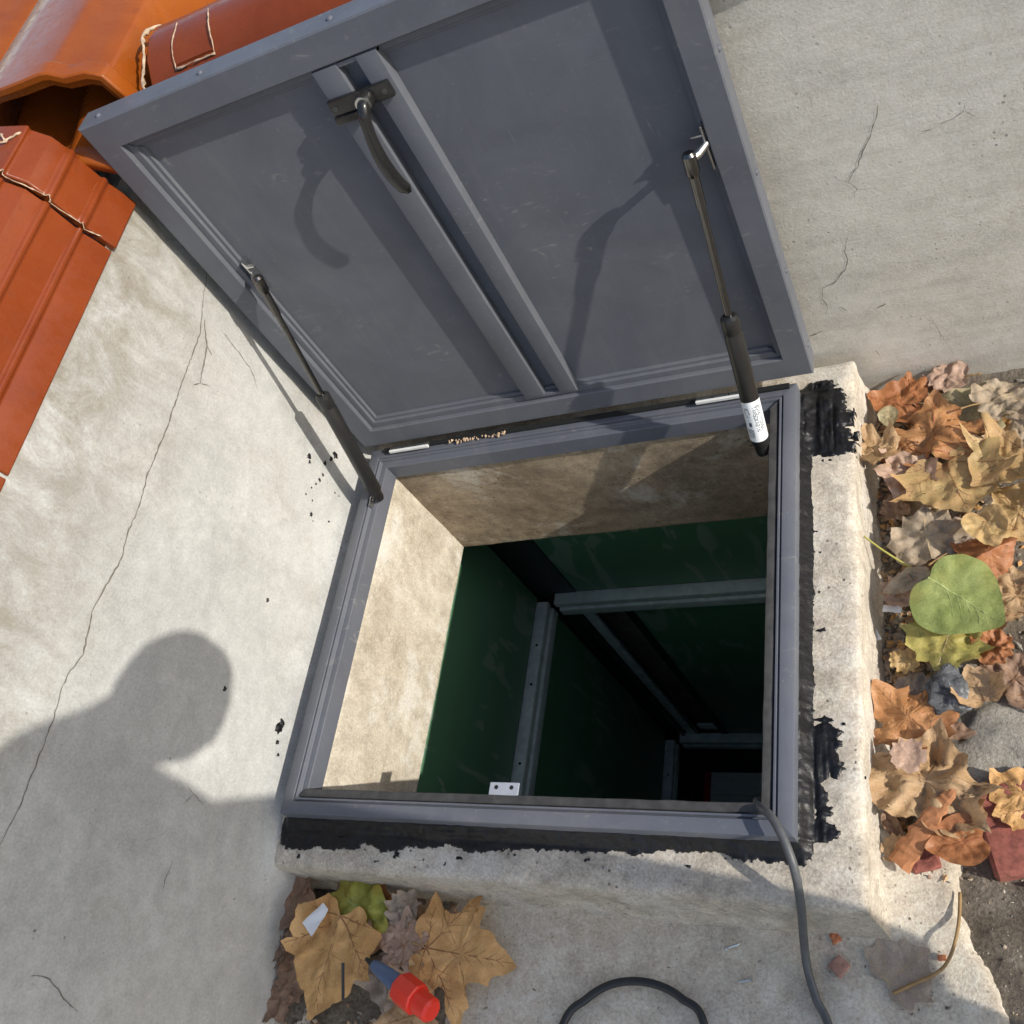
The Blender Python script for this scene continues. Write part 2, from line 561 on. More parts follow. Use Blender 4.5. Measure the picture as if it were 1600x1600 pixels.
LEAF = {
    'orange': leaf_mat('leaf_orange', (0.47, 0.21, 0.08), (0.57, 0.30, 0.13), (0.36, 0.15, 0.07), 0.42),
    'rust': leaf_mat('leaf_rust', (0.36, 0.14, 0.055), (0.46, 0.20, 0.08), (0.25, 0.10, 0.045), 0.45),
    'tan': leaf_mat('leaf_tan', (0.46, 0.29, 0.145), (0.58, 0.40, 0.225), (0.37, 0.21, 0.10), 0.55),
    'ochre': leaf_mat('leaf_ochre', (0.60, 0.33, 0.12), (0.70, 0.43, 0.18), (0.50, 0.25, 0.09), 0.55),
    'pink': leaf_mat('leaf_pink_brown', (0.46, 0.30, 0.21), (0.58, 0.41, 0.31), (0.34, 0.22, 0.15), 0.5),
    'pale': leaf_mat('leaf_pale_brown', (0.38, 0.29, 0.19), (0.53, 0.43, 0.31), (0.30, 0.22, 0.14), 0.6),
    'khaki': leaf_mat('leaf_khaki', (0.32, 0.27, 0.14), (0.44, 0.38, 0.23), (0.36, 0.27, 0.15), 0.5),
    'yellow': leaf_mat('leaf_yellow', (0.53, 0.39, 0.17), (0.54, 0.33, 0.15), (0.40, 0.26, 0.13), 0.45),
    'yellowgreen': leaf_mat('leaf_yellow_green', (0.50, 0.42, 0.12), (0.42, 0.38, 0.11), (0.40, 0.20, 0.08), 0.5),
    'green': leaf_mat('leaf_green', (0.25, 0.30, 0.085), (0.32, 0.37, 0.13), (0.40, 0.37, 0.10), 0.40, 0.3),
    'greenyellow': leaf_mat('leaf_green_gold', (0.30, 0.33, 0.06), (0.38, 0.36, 0.07), (0.50, 0.26, 0.05), 0.42),
    'brown': leaf_mat('leaf_brown', (0.27, 0.165, 0.105), (0.38, 0.25, 0.165), (0.19, 0.11, 0.07), 0.6),
    'greybrown': leaf_mat('leaf_grey_brown', (0.36, 0.29, 0.22), (0.47, 0.39, 0.31), (0.26, 0.2, 0.15), 0.7),
}
VEIN = {k: simple_mat('vein_' + k, c, 0.6) for k, c in {
    'dark': (0.27, 0.13, 0.05), 'pale': (0.48, 0.36, 0.20), 'green': (0.36, 0.42, 0.15), 'rust': (0.30, 0.09, 0.03)}.items()}

# ================================================================== THE SETTING
GZ = -0.155          # paving level
FX0, FX1, FY0, FY1 = 0.0, 0.75, -0.6545, 0.0        # outer rectangle of the steel frame
CX0, CX1, CY0, CY1 = 0.030, 0.728, -0.628, -0.030   # clear opening in the concrete
WX = -0.040          # face of the left wall
WY = 0.090           # face of the rear wall


def grid_mesh(name, us, vs, fn, mat, parent=None, keep=None, smooth=True):
    U, V = np.meshgrid(us, vs)
    P = fn(U, V)
    nu, nv = len(us), len(vs)
    pts = np.stack([np.broadcast_to(np.asarray(c, float), U.shape) for c in P], -1).reshape(-1, 3)
    i = np.arange((nv - 1) * (nu - 1))
    a = (i // (nu - 1)) * nu + i % (nu - 1)
    F = np.stack([a, a + 1, a + 1 + nu, a + nu], 1)
    if keep is not None:
        cu = (U[:-1, :-1] + U[1:, 1:]) / 2; cv = (V[:-1, :-1] + V[1:, 1:]) / 2
        F = F[keep(cu, cv).ravel()]
        used = np.unique(F)
        remap = -np.ones(len(pts), int); remap[used] = np.arange(len(used))
        pts = pts[used]; F = remap[F]
    return mesh_obj(name, pts.tolist(), F.tolist(), mat, parent, smooth)


# --- the far ground, with the shaft's hole left out
HX0, HX1, HY0, HY1 = -0.12, 0.83, -0.72, 0.12
g = MB()
xs = [-40, HX0, HX1, 40]; ys = [-40, HY0, HY1, 40]
for i in range(3):
    for j in range(3):
        if i == 1 and j == 1: continue
        g.add([(xs[i], ys[j], -0.21), (xs[i + 1], ys[j], -0.21), (xs[i + 1], ys[j + 1], -0.21), (xs[i], ys[j + 1], -0.21)], [(0, 1, 2, 3)])
tag(g.build('ground', M['soil']), 'bare brown earth reaching out all round the hatch', 'ground', kind='structure')


def slab_edge(x, y):
    """positive inside the poured paving"""
    e = 0.905 + 0.05 * fbm(y * 9, y * 0 + 3.1, 5) * 2 + np.clip((-0.66 - y), 0, 1) * 0.2
    f = -0.60 - 0.03 * fbm(x * 14, x * 0 + 1.7, 9) * 2
    return np.minimum((e - x), (f - y))


def paving_h(x, y):
    h = GZ + 0.006 * fbm(x * 7, y * 7, 3) + 0.0025 * fbm(x * 45, y * 45, 8)
    d = np.hypot(np.maximum(x - 0.81, 0), np.maximum(-0.695 - y, 0))
    h = h + 0.016 * np.exp(-(d / 0.035) ** 1.3) * np.clip((x - 0.62) / 0.2, 0, 1)       # cement haunch at the curb's corner
    d2 = np.maximum(-0.71 - y, 0)
    h = h + 0.012 * np.exp(-d2 / 0.015)
    e = slab_edge(x, y)
    return h - 0.05 * np.clip(-e / 0.02 + 0.3, 0, 1)


pav = grid_mesh('paving', np.arange(-0.06, 1.6, 0.008), np.arange(-2.0, -0.57, 0.008), lambda u, v: (u, v, paving_h(u, v)), M['slab'],
                keep=lambda u, v: (slab_edge(u, v) > -0.03) & (u < 1.5))
tag(pav, 'grey poured concrete paving in front of the curb', 'paving', kind='structure')


def soil_h(x, y):
    return GZ - 0.006 + 0.016 * fbm(x * 11, y * 11, 21) + 0.010 * fbm(x * 42, y * 42, 33, 3) - 0.01 * np.clip((-0.62 - y) / 0.05, 0, 1) * (x < 0.9)


soil = grid_mesh('soil_bed', np.arange(0.80, 2.2, 0.006), np.arange(-1.4, 0.10, 0.006), lambda u, v: (u, v, soil_h(u, v)), M['soil'])
tag(soil, 'dark soil bed under the fallen leaves', 'soil', kind='structure')
soil2 = grid_mesh('soil_patch', np.arange(-0.05, 0.30, 0.006), np.arange(-1.1, -0.70, 0.006),
                  lambda u, v: (u, v, GZ + 0.002 + 0.014 * np.clip(1 - np.hypot((u - 0.08) / 0.20, (v + 0.80) / 0.12), -1, 1) + 0.012 * fbm(u * 40, v * 40, 44)), M['soil'],
                  keep=lambda u, v: np.hypot((u - 0.06) / 0.20, (v + 0.86) / 0.19) + 0.5 * fbm(u * 18, v * 18, 45) < 1.0)
tag(soil2, 'dark soil and crumbs gathered under the front leaves', 'soil', kind='structure')

# --- left garden wall
wall = empty('garden_wall', (WX, -0.6, GZ))
tag(wall, 'grey plastered low wall on the left with long crack and red tiled coping', 'wall')


def wall_face(y, z):
    x = WX + 0.006 * fbm(y * 3.3, z * 3.3, 61) + 0.0015 * fbm(y * 30, z * 30, 62)
    # the plaster runs out onto the curb in a soft fillet
    x = x + 0.016 * np.exp(-np.maximum(z + 0.045, 0) / 0.018) * np.clip((y + 0.76) / 0.04, 0, 1)
    return x


grid_mesh('plaster', np.arange(-2.6, 0.1301, 0.013), np.arange(-0.22, 0.600, 0.0108), lambda u, v: (wall_face(u, v), u, v), M['wall'], wall)
MB().box(-0.24, WX - 0.012, -2.6, 0.30, -0.22, 0.605).build('wall_core', M['wall'], wall)

# --- rear garden wall
bwall = empty('garden_wall', (1.2, WY, GZ))
tag(bwall, 'sunlit beige plastered wall behind the open lid with fine vertical cracks', 'wall')
grid_mesh('plaster', np.arange(-0.06, 3.2, 0.013), np.arange(-0.22, 0.6101, 0.0108),
          lambda u, v: (u, WY + 0.007 * fbm(u * 2.6, v * 4.5, 71) + 0.0016 * fbm(u * 22, v * 40, 72), v), M['wall_back'], bwall)
MB().box(-0.04, 3.2, WY + 0.012, WY + 0.20, -0.22, 0.605).build('wall_core', M['wall_back'], bwall)


def crack(parent, pix, plane, w=0.0011, seed=0):
    w *= (0.95 if parent.location.x < 0.5 else 0.7) * (0.6 if seed >= 7 and seed not in (20, 23) else 1.0)
    """hairline crack: a thin ragged strip lying in the plaster skin"""
    n, c = plane
    rnd = random.Random(seed)
    P = [at(px, py, n, c) for px, py in pix]
    Q = []
    for a, b in zip(P[:-1], P[1:]):
        k = max(2, int((b - a).length / 0.006))
        for i in range(k):
            t = i / k
            Q.append(a.lerp(b, t) + Vector((rnd.uniform(-1, 1), rnd.uniform(-1, 1), rnd.uniform(-1, 1))) * 0.0011)
    Q.append(P[-1])
    n = Vector(n)
    v = []; f = []
    for i, q in enumerate(Q):
        t = (Q[min(i + 1, len(Q) - 1)] - Q[max(i - 1, 0)]).normalized()
        s = t.cross(n).normalized()
        ww = w * rnd.uniform(0.35, 1.25) * (0.25 + 0.75 * math.sin(math.pi * min(0.97, max(0.03, i / (len(Q) - 1)))) ** 0.5)
        if n.x:
            off = float(wall_face(np.array(q.y), np.array(q.z))) + 0.0009 - q.x
            q = q + Vector((off, 0, 0))
        else:
            off = WY + 0.007 * float(fbm(np.array(q.x * 2.6), np.array(q.z * 4.5), 71)) + 0.0016 * float(fbm(np.array(q.x * 22), np.array(q.z * 40), 72)) - 0.0009 - q.y
            q = q + Vector((0, off, 0))
        v += [q - s * ww, q + s * ww]
        if i:
            f.append((2 * i - 2, 2 * i - 1, 2 * i + 1, 2 * i))
    return mesh_obj('crack', v, f, M['crack'], parent)


LP = (X, WX); BP = (Y, WY)
crack(wall, [(322, 430), (316, 470), (312, 520), (290, 580), (262, 660), (228, 745), (216, 790), (196, 840), (190, 872), (165, 915), (146, 948), (136, 990), (131, 1022), (110, 1048), (95, 1080), (84, 1120), (66, 1170), (52, 1205), (30, 1260), (0, 1320)], LP, 0.00125, 1)
crack(wall, [(318, 500), (322, 540), (316, 575), (312, 598)], LP, 0.0014, 2)
crack(wall, [(312, 598), (300, 602)], LP, 0.0009, 3)
crack(wall, [(312, 598), (326, 604)], LP, 0.0009, 4)
crack(wall, [(322, 540), (330, 555)], LP, 0.0008, 5)
crack(wall, [(345, 515), (372, 550), (390, 575), (402, 605)], LP, 0.0006, 6)
crack(wall, [(50, 1524), (72, 1526), (86, 1540), (100, 1560), (120, 1580)], LP, 0.0014, 7)
crack(wall, [(292, 1225), (302, 1240), (318, 1258)], LP, 0.0008, 8)
crack(wall, [(302, 1240), (284, 1258)], LP, 0.0008, 9)
crack(wall, [(270, 1345), (258, 1375), (252, 1400)], LP, 0.0008, 10)
crack(wall, [(225, 1315), (255, 1304), (262, 1295)], LP, 0.0005, 11)
crack(bwall, [(1370, 165), (1368, 190), (1352, 228), (1340, 258), (1325, 283), (1338, 295), (1334, 306)], BP, 0.0009, 20)
crack(bwall, [(1325, 283), (1308, 280)], BP, 0.0005, 21)
crack(bwall, [(1338, 295), (1362, 293)], BP, 0.0005, 22)
crack(bwall, [(1324, 370), (1320, 390), (1325, 405), (1320, 420), (1304, 440), (1286, 448), (1285, 465), (1293, 478), (1290, 490)], BP, 0.0008, 23)
crack(bwall, [(1506, 160), (1506, 172), (1490, 185), (1470, 192)], BP, 0.0008, 24)
crack(bwall, [(1506, 172), (1525, 180)], BP, 0.0007, 25)
crack(bwall, [(1450, 490), (1475, 530), (1492, 555)], BP, 0.0005, 26)
crack(bwall, [(1368, 545), (1378, 560)], BP, 0.0008, 27)
crack(bwall, [(1266, 150), (1270, 168)], BP, 0.0008, 28)
crack(bwall, [(1440, 205), (1456, 201)], BP, 0.0011, 29)
crack(bwall, [(1370, 480), (1384, 474)], BP, 0.0020, 30)
crack(bwall, [(1266, 524), (1284, 517)], BP, 0.0024, 31)
crack(bwall, [(1310, 478), (1322, 484)], BP, 0.0016, 32)

# small splashes of black sealant on the left wall
def splash(px, py, r, seed):
    p = at(px, py, X, WX)
    p.x = float(wall_face(np.array(p.y), np.array(p.z)))
    rnd = random.Random(seed)
    n = 14
    ph = [rnd.uniform(0.45, 1.3) for _ in range(n)]
    v = [(p.x + 0.0035 * min(1, r / 0.006), p.y, p.z)]
    f = []
    for k in range(n):
        a = 2 * math.pi * k / n
        v.append((p.x + 0.0022 * min(1, r / 0.006), p.y + math.cos(a) * r * ph[k] * 0.6, p.z + math.sin(a) * r * ph[k] * 0.6))
    for k in range(n):
        a = 2 * math.pi * k / n
        v.append((p.x - 0.0008, p.y + math.cos(a) * r * ph[k], p.z + math.sin(a) * r * ph[k]))
    for k in range(n):
        j = (k + 1) % n
        f += [(0, 1 + k, 1 + j), (1 + k, 1 + n + k, 1 + n + j, 1 + j)]
    mesh_obj('sealant_splash', v, f, M['sealant'], wall, True)


for i, (px, py, r) in enumerate([(483, 713, .006), (484, 722, .004), (508, 724, .005), (524, 711, .009), (518, 716, .006), (500, 750, .004), (494, 756, .003),
                                 (487, 762, .003), (486, 804, .005), (489, 814, .002), (514, 815, .003), (478, 772, .0025), (488, 782, .0025), (505, 742, .004),
                                 (524, 770, .0025), (530, 775, .002), (437, 1138, .012), (441, 1130, .007), (433, 1160, .005), (434, 1180, .004), (418, 938, .004), (352, 1076, .005)]):
    splash(px, py, r, i)

# --- glazed coping tiles: hollow shells swept along the wall
def tile_shell(name, prof, a0, a1, axis, mat, parent, thick=0.012, n=6, wob=0.0015, seed=0):
    """prof: (across, z) outline from front foot over the top to rear foot"""
    c = Vector((sum(p[0] for p in prof) / len(prof), sum(p[1] for p in prof) / len(prof)))
    inner = []
    for i, p in enumerate(prof):
        q0 = Vector(prof[max(i - 1, 0)]); q1 = Vector(prof[min(i + 1, len(prof) - 1)])
        t = (q1 - q0).normalized()
        nn = Vector((t.y, -t.x))
        if nn.dot(c - Vector(p)) < 0: nn = -nn
        inner.append((p[0] + nn.x * thick, p[1] + nn.y * thick))
    loop = list(prof) + inner[::-1]
    m = len(loop)
    v = []; f = []
    for k in range(n + 1):
        a = a0 + (a1 - a0) * k / n
        for i, (u, z) in enumerate(loop):
            w = wob * mnoise.noise(Vector((u * 20 + seed, z * 20, a * 12)))
            v.append((u + w, a, z + w) if axis == 'Y' else (a, u + w, z + w))
    for k in range(n):
        for i in range(m):
            j = (i + 1) % m
            f.append((k * m + i, k * m + j, (k + 1) * m + j, (k + 1) * m + i))
    h = len(prof)
    for e in (0, n):
        for i in range(h - 1):
            q = (e * m + i, e * m + i + 1, e * m + m - 2 - i, e * m + m - 1 - i)
            f.append(q)
    o = mesh_obj(name, v, f, mat, parent)
    smooth_by_angle(o, 28)
    bv = o.modifiers.new('edges', 'BEVEL'); bv.width = 0.0025; bv.segments = 2; bv.limit_method = 'ANGLE'; bv.angle_limit = R(40)
    return o


def mortar_line(pts, r, parent, seed=0, name='mortar_joint'):
    P = spline(pts, 6)
    rnd = random.Random(seed)
    rad = [r * (0.35 + 1.5 * abs(mnoise.noise(Vector((i_ * 0.45, seed * 7.1, 0))))) for i_ in range(len(P))]
    P = [p + Vector((rnd.uniform(-1, 1), rnd.uniform(-1, 1), rnd.uniform(-1, 1))) * r * 0.35 for p in P]
    return MB().tube(P, rad, 7).build(name, M['mortar'], parent, smooth=True)


PROF = [(-0.033, 0.582), (-0.0385, 0.604), (-0.0455, 0.6225), (-0.0425, 0.6265), (-0.0430, 0.6315), (-0.0475, 0.634), (-0.0525, 0.672), (-0.0495, 0.676), (-0.0500, 0.681), (-0.0545, 0.684), (-0.0600, 0.706), (-0.0780, 0.7245), (-0.0755, 0.7300), (-0.0815, 0.7325), (-0.115, 0.742), (-0.150, 0.742), (-0.185, 0.732), (-0.212, 0.706), (-0.226, 0.67), (-0.238, 0.63), (-0.244, 0.582)]
PROF_IN = [(-0.137 + (u + 0.137) * 0.965, 0.58 + (z - 0.58) * 0.965) for u, z in PROF]
COLLAR = [(-0.137 + (u + 0.137) * 1.05, 0.583 + (z - 0.583) * 1.03) for u, z in PROF]
tile_shell('coping_tile', COLLAR, -0.052, 0.034, 'Y', M['tile'], wall, seed=1)
yy = -0.058
for i in range(7):
    tile_shell('coping_tile', PROF, yy - 0.36, yy, 'Y', M['tile'], wall, seed=i + 2)
    mortar_line([(COLLAR[k][0], yy + 0.003 + 0.004 * math.sin(k * 1.7), COLLAR[k][1]) for k in range(1, 17)], 0.0011, wall, seed=i)
    yy -= 0.366
# notch and repair on the collar tile
mortar_line([(-0.078, 0.020, 0.736), (-0.088, 0.000, 0.742), (-0.104, -0.012, 0.748)], 0.0030, wall, 51)
mortar_line([(-0.100, 0.012, 0.747), (-0.088, 0.000, 0.742)], 0.0026, wall, 52)

# the larger flared tile over the corner, its open mouth towards the camera
BIG = [(0.036, 0.605), (0.035, 0.65), (0.032, 0.688), (0.024, 0.722), (0.004, 0.735), (-0.030, 0.740), (-0.047, 0.752), (-0.060, 0.755), (-0.10, 0.756), (-0.15, 0.760), (-0.20, 0.756), (-0.24, 0.738), (-0.27, 0.69), (-0.275, 0.605)]
tile_shell('corner_tile', BIG, 0.098, 0.52, 'Y', M['tile_orange'], wall, 0.016, seed=31)
LIP = [(u * 1.0 + (0.010 if u > -0.12 else -0.010), z + (0.009 if z > 0.62 else 0)) for u, z in BIG]
tile_shell('corner_tile', LIP, 0.086, 0.112, 'Y', M['tile_orange'], wall, 0.012, n=2, seed=32)
BIG2 = [(u - 0.315, z + 0.004) for u, z in BIG]
tile_shell('corner_tile', BIG2, 0.10, 0.52, 'Y', M['tile_orange'], wall, 0.016, seed=33)
MB().box(-0.585, -0.245, 0.115, 0.515, -0.22, 0.606).build('wall_core', M['wall'], wall)
MB().box(-0.2445, 0.030, 0.302, 0.515, -0.22, 0.606).build('wall_core', M['wall'], wall)
# pan tile lying inside the mouth
pan = MB()
us = np.linspace(-0.23, 0.012, 16); vs = np.linspace(0.030, 0.34, 14)
for j, b in enumerate(vs):
    for i, a in enumerate(us):
        z = 0.655 + 0.16 * (b - 0.03) + 0.018 * math.cos((a + 0.06) * 42) + 0.004 * mnoise.noise(Vector((a * 30, b * 30, 0)))
        pan.v.append((a, b, z))
for j in range(len(vs) - 1):
    for i in range(len(us) - 1):
        k = j * len(us) + i
        pan.f.append((k, k + 1, k + 1 + len(us), k + len(us)))
o = pan.build('pan_tile', M['tile_orange'], wall, smooth=True)
so = o.modifiers.new('thick', 'SOLIDIFY'); so.thickness = 0.016
# coping of the rear wall
RP = [(0.072, 0.585), (0.078, 0.625), (0.088, 0.660), (0.106, 0.688), (0.130, 0.708), (0.160, 0.718), (0.19, 0.714), (0.22, 0.696), (0.245, 0.665), (0.258, 0.62), (0.262, 0.585)]
xx = 0.070
for i in range(9):
    tile_shell('coping_tile', RP, xx, xx + 0.345, 'X', M['tile'], bwall, seed=i + 40)
    mortar_line([(xx + 0.348 + 0.003 * math.sin(k * 2.1), RP[k][0], RP[k][1] + 0.002) for k in range(10)], 0.0035, bwall, seed=60 + i)
    xx += 0.351
mortar_line([(0.064 + 0.006 * math.sin(k * 1.9), RP[k][0] - 0.002, RP[k][1] + 0.002) for k in range(10)], 0.0036, bwall, 70)
# a cut patch bedded in mortar on the first rear tile
mortar_line([(0.118, 0.108, 0.693), (0.120, 0.130, 0.712), (0.125, 0.160, 0.721)], 0.0012, bwall, 71)
mortar_line([(0.184, 0.108, 0.693), (0.183, 0.130, 0.712), (0.178, 0.160, 0.721)], 0.0012, bwall, 72)
mortar_line([(0.118, 0.108, 0.692), (0.150, 0.106, 0.693), (0.184, 0.108, 0.692)], 0.0016, bwall, 73)
MB().box(0.122, 0.180, 0.112, 0.150, 0.690, 0.696).build('patch_tile', M['tile'], bwall)

# ================================================================== CURB
curb = empty('hatch_curb', (0.83, -0.72, GZ))
tag(curb, 'rough beige concrete curb with rounded edges carrying the steel hatch frame', 'curb')


def ring_side(side, rect, prof, nseg, fn=None, closed=False):
    """one mitred side of a swept rectangular ring; prof = (outward distance, z)"""
    x0, x1, y0, y1 = rect
    v = []; f = []
    m = len(prof)
    for k in range(nseg + 1):
        t = k / nseg
        for d, z in prof:
            if side == 'front': p = (x0 - d + (x1 - x0 + 2 * d) * t, y0 - d, z)
            elif side == 'right': p = (x1 + d, y0 - d + (y1 - y0 + 2 * d) * t, z)
            elif side == 'back': p = (x1 + d - (x1 - x0 + 2 * d) * t, y1 + d, z)
            else: p = (x0 - d, y1 + d - (y1 - y0 + 2 * d) * t, z)
            v.append(fn(p) if fn else p)
    mm = m if closed else m - 1
    for k in range(nseg):
        for i in range(mm):
            j = (i + 1) % m
            f.append((k * m + i, (k + 1) * m + i, (k + 1) * m + j, k * m + j))
    if closed:
        f.append(tuple(range(m)))
        f.append(tuple(nseg * m + i for i in reversed(range(m))))
    return v, f


def resample(prof, step):
    out = [prof[0]]
    for a, b in zip(prof[:-1], prof[1:]):
        L = math.hypot(b[0] - a[0], b[1] - a[1])
        k = max(1, int(L / step))
        for i in range(1, k + 1):
            out.append((a[0] + (b[0] - a[0]) * i / k, a[1] + (b[1] - a[1]) * i / k))
    return out


def rough(p):
    q = Vector(p)
    a = mnoise.noise_vector(q * 6) * 0.0035 + mnoise.noise_vector(q * 34) * 0.0016 + mnoise.noise_vector(q * 120) * 0.0007
    # chipped, worn arris on the outside
    dd = max(q.x - CX1, CY0 - q.y)
    if 0.075 < dd < 0.112 and q.z > -0.09:
        a = a + Vector((0, 0, -1)) * max(0, mnoise.noise(q * 16 + Vector((9, 3, 1)))) * 0.005
    if dd < 0.01:
        a = a * 0.55
    return (q.x + a.x, q.y + a.y, q.z + a.z)


CURB = resample([(0.12, -0.315), (0.0, -0.312), (-0.001, -0.308), (0.0, -0.300), (0.0, -0.05), (0.004, -0.043), (0.03, -0.041), (0.080, -0.043), (0.087, -0.0445), (0.0915, -0.048), (0.0935, -0.055), (0.095, -0.08), (0.098, -0.12), (0.106, -0.155), (0.13, -0.19)], 0.007)
k0 = next(i for i, q in enumerate(CURB) if q[1] > -0.0435)
cv = []; cf = []
for sd in ('front', 'right', 'back', 'left'):
    v, f = ring_side(sd, (CX0, CX1, CY0, CY1), CURB[k0:], 96, rough)
    n = len(cv)
    cv += v; cf += [tuple(i + n for i in q) for q in f]
    v, f = ring_side(sd, (CX0, CX1, CY0, CY1), CURB[:k0 + 1], 96, rough)
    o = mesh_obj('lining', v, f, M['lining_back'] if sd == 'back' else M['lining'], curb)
    smooth_by_angle(o, 70)
o = mesh_obj('curb_body', cv, cf, M['curb'], curb)
smooth_by_angle(o, 60)

def curb_front(x, z):
    d = np.interp(-z, [0.055, 0.08, 0.12, 0.155], [0.0935, 0.095, 0.098, 0.106])
    q = Vector(rough((x, CY0 - float(d), z)))
    return q + Vector((0, -0.0010, 0.0004))


M['scratch'] = simple_mat('pale_scratch', (0.66, 0.62, 0.54), 0.9, var=0.2, scale=200)
rnd = random.Random(12)
for i in range(26):
    x0 = rnd.choice((rnd.uniform(0.0, 0.30), rnd.uniform(0.05, 0.45), rnd.uniform(0.62, 0.74)))
    z0 = -rnd.uniform(0.058, 0.085); ln = rnd.uniform(0.015, 0.045); w = rnd.uniform(0.0005, 0.0011)
    v = []; f = []
    for k in range(7):
        t = k / 6
        x = x0 + ln * 0.55 * t; z = z0 - ln * t
        ww = w * math.sin(math.pi * (0.08 + 0.84 * t))
        v += [curb_front(x - ww, z), curb_front(x + ww, z)]
        if k: f.append((2 * k - 2, 2 * k - 1, 2 * k + 1, 2 * k))
    mesh_obj('trowel_scratch', v, f, M['scratch'], curb)

# --- black sealant smeared round the frame
def blob(px, py, rx, ry, x, y):
    c = gz(px, py, -0.038)
    return 1.0 - np.hypot((x - c.x) / rx, (y - c.y) / ry)


def seal_mask(x, y):
    d = rect_d(x, y, FX0, FX1, FY0, FY1)
    front = (y < FY0 + 0.004) & (x > FX0 - 0.02)
    right = (x > FX1 - 0.004)
    wf = 0.036 - 0.018 * np.clip((x - 0.15) / 0.5, 0, 1) * 1.0 + 0.004 * np.clip(1 - np.abs(x - 0.02) / 0.1, 0, 1) * 2
    wr = 0.017 + 0.016 * np.clip((-0.50 - y) / 0.1, 0, 1)
    w = np.where(front, wf, np.where(right, wr, 0.010))
    m = (w - d) / 0.02
    m = np.maximum(m, blob(1285, 655, 0.042, 0.075, x, y) * 1.9)
    m = np.maximum(m, blob(1305, 640, 0.020, 0.018, x, y) * 1.5)
    m = np.maximum(m, blob(1268, 630, 0.030, 0.04, x, y) * 1.5)
    m = np.maximum(m, blob(1275, 1178, 0.036, 0.048, x, y) * 1.9)
    m = np.maximum(m, blob(1262, 1250, 0.026, 0.06, x, y) * 1.5)
    m = np.maximum(m, blob(1290, 1160, 0.02, 0.02, x, y) * 1.2)
    ragged = fbm(x * 22, y * 22, 5, 5) * 1.5 + fbm(x * 260, y * 260, 6, 3) * 0.4 + fbm(x * 30, y * 130, 8, 4) * 1.2 * (x > 0.765)
    ragged = ragged * np.where(right & (y > -0.48) & (y < -0.14), 0.22, 1.0)
    out = m + ragged * np.where(m > 0.9, 0.2, 1.0)
    spl = (fbm(x * 95, y * 95, 77, 3) - 0.24) * 4.0 * np.clip(1 + m * 0.8, 0, 1) ** 2      # splattered droplets
    out = np.maximum(out, np.where((d > 0) & (m > -1.2), spl, -1))
    return np.where(d < -0.006, -1, out)


def seal_z(x, y):
    m = np.clip(seal_mask(x, y), 0, 1)
    d = rect_d(x, y, FX0, FX1, FY0, FY1)
    st = fbm(x * 170, y * 14, 12, 3) * 0.008 * np.clip((x - 0.745) / 0.02, 0, 1) + fbm(x * 20, y * 190, 13, 3) * 0.0055 * (x < 0.745)
    lump = fbm(x * 60, y * 60, 14, 3) * 0.0065
    top = -0.0425 + 0.0055 * np.sqrt(m) + (st + lump) * m + 0.016 * np.clip(1 - d / 0.016, 0, 1) * np.sqrt(m)
    return np.where(m > 0.02, top, -0.052)


s = grid_mesh('sealant', np.arange(-0.036, 0.835, 0.0019), np.arange(-0.722, 0.030, 0.0019), lambda u, v: (u, v, seal_z(u, v)), M['sealant'], curb,
              keep=lambda u, v: seal_mask(u, v) > 0.0)
s['label'] = 'smeared black sealant along the frame'

# ================================================================== STEEL FRAME
HATCH = Vector((0.375, FY0, -0.04))
hatch = empty('access_hatch', HATCH)
tag(hatch, 'open anthracite steel access hatch with upright lid, frame and two gas struts', 'hatch')
frame = empty('frame', Vector((FX1, FY0, 0.0)) - HATCH)
frame.parent = hatch
RECT = (FX0 + 0.037, FX1 - 0.037, FY0 + 0.037, FY1 - 0.037)
FPROF = [(0.0, -0.040), (0.0, -0.008), (0.0010, -0.0070), (0.0110, -0.0070), (0.0118, -0.006), (0.0122, -0.001), (0.0128, 0.0), (0.0148, 0.0), (0.0154, -0.001), (0.0160, -0.0045), (0.0172, -0.0045), (0.0178, -0.001), (0.0186, 0.0),
         (0.0350, 0.0), (0.0364, -0.0008), (0.037, -0.0025), (0.037, -0.040)]
for sd in ('front', 'right', 'back', 'left'):
    v, f = ring_side(sd, RECT, FPROF, 1, None, True)
    o = mesh_obj('member', v, f, M['frame'], frame)
    smooth_by_angle(o, 30)
# dark rubber seal along the inner ledge, frayed in height
for sd in ('front', 'right'):
    v, f = ring_side(sd, RECT, [(-0.0015, -0.012), (-0.0018, -0.0035), (-0.0008, -0.0022), (0.0085, -0.0022), (0.0100, -0.0032), (0.0104, -0.012)], 90,
                     lambda q: (q[0] + 0.0006 * mnoise.noise(Vector(q) * 40), q[1] + 0.0006 * mnoise.noise(Vector(q) * 43), q[2] + (0.0010 * mnoise.noise(Vector(q) * 30) if q[2] > -0.01 else 0)), True)
    o = mesh_obj('rubber_seal', v, f, M['rubber'], frame)
    smooth_by_angle(o, 40)
# strike plate for the handle
a = at(762, 1250, Z, -0.004); b = at(808, 1250, Z, -0.004)
sx0, sx1 = a.x, b.x
plate = MB().box(sx0, sx1, FY0 + 0.036, FY0 + 0.056, -0.0060, -0.0032, 0.0012).build('strike_plate', M['zinc'], frame)
M['plate'] = simple_mat('pale_grey_plate', (0.36, 0.38, 0.43), 0.4, var=0.08)
plate.data.materials[0] = M['plate']
for t in (0.24, 0.76):
    x = sx0 + (sx1 - sx0) * t
    MB().tube([(x, FY0 + 0.049, -0.0050), (x, FY0 + 0.049, -0.0029)], 0.0030, 10).build('screw_hole', M['black'], frame)
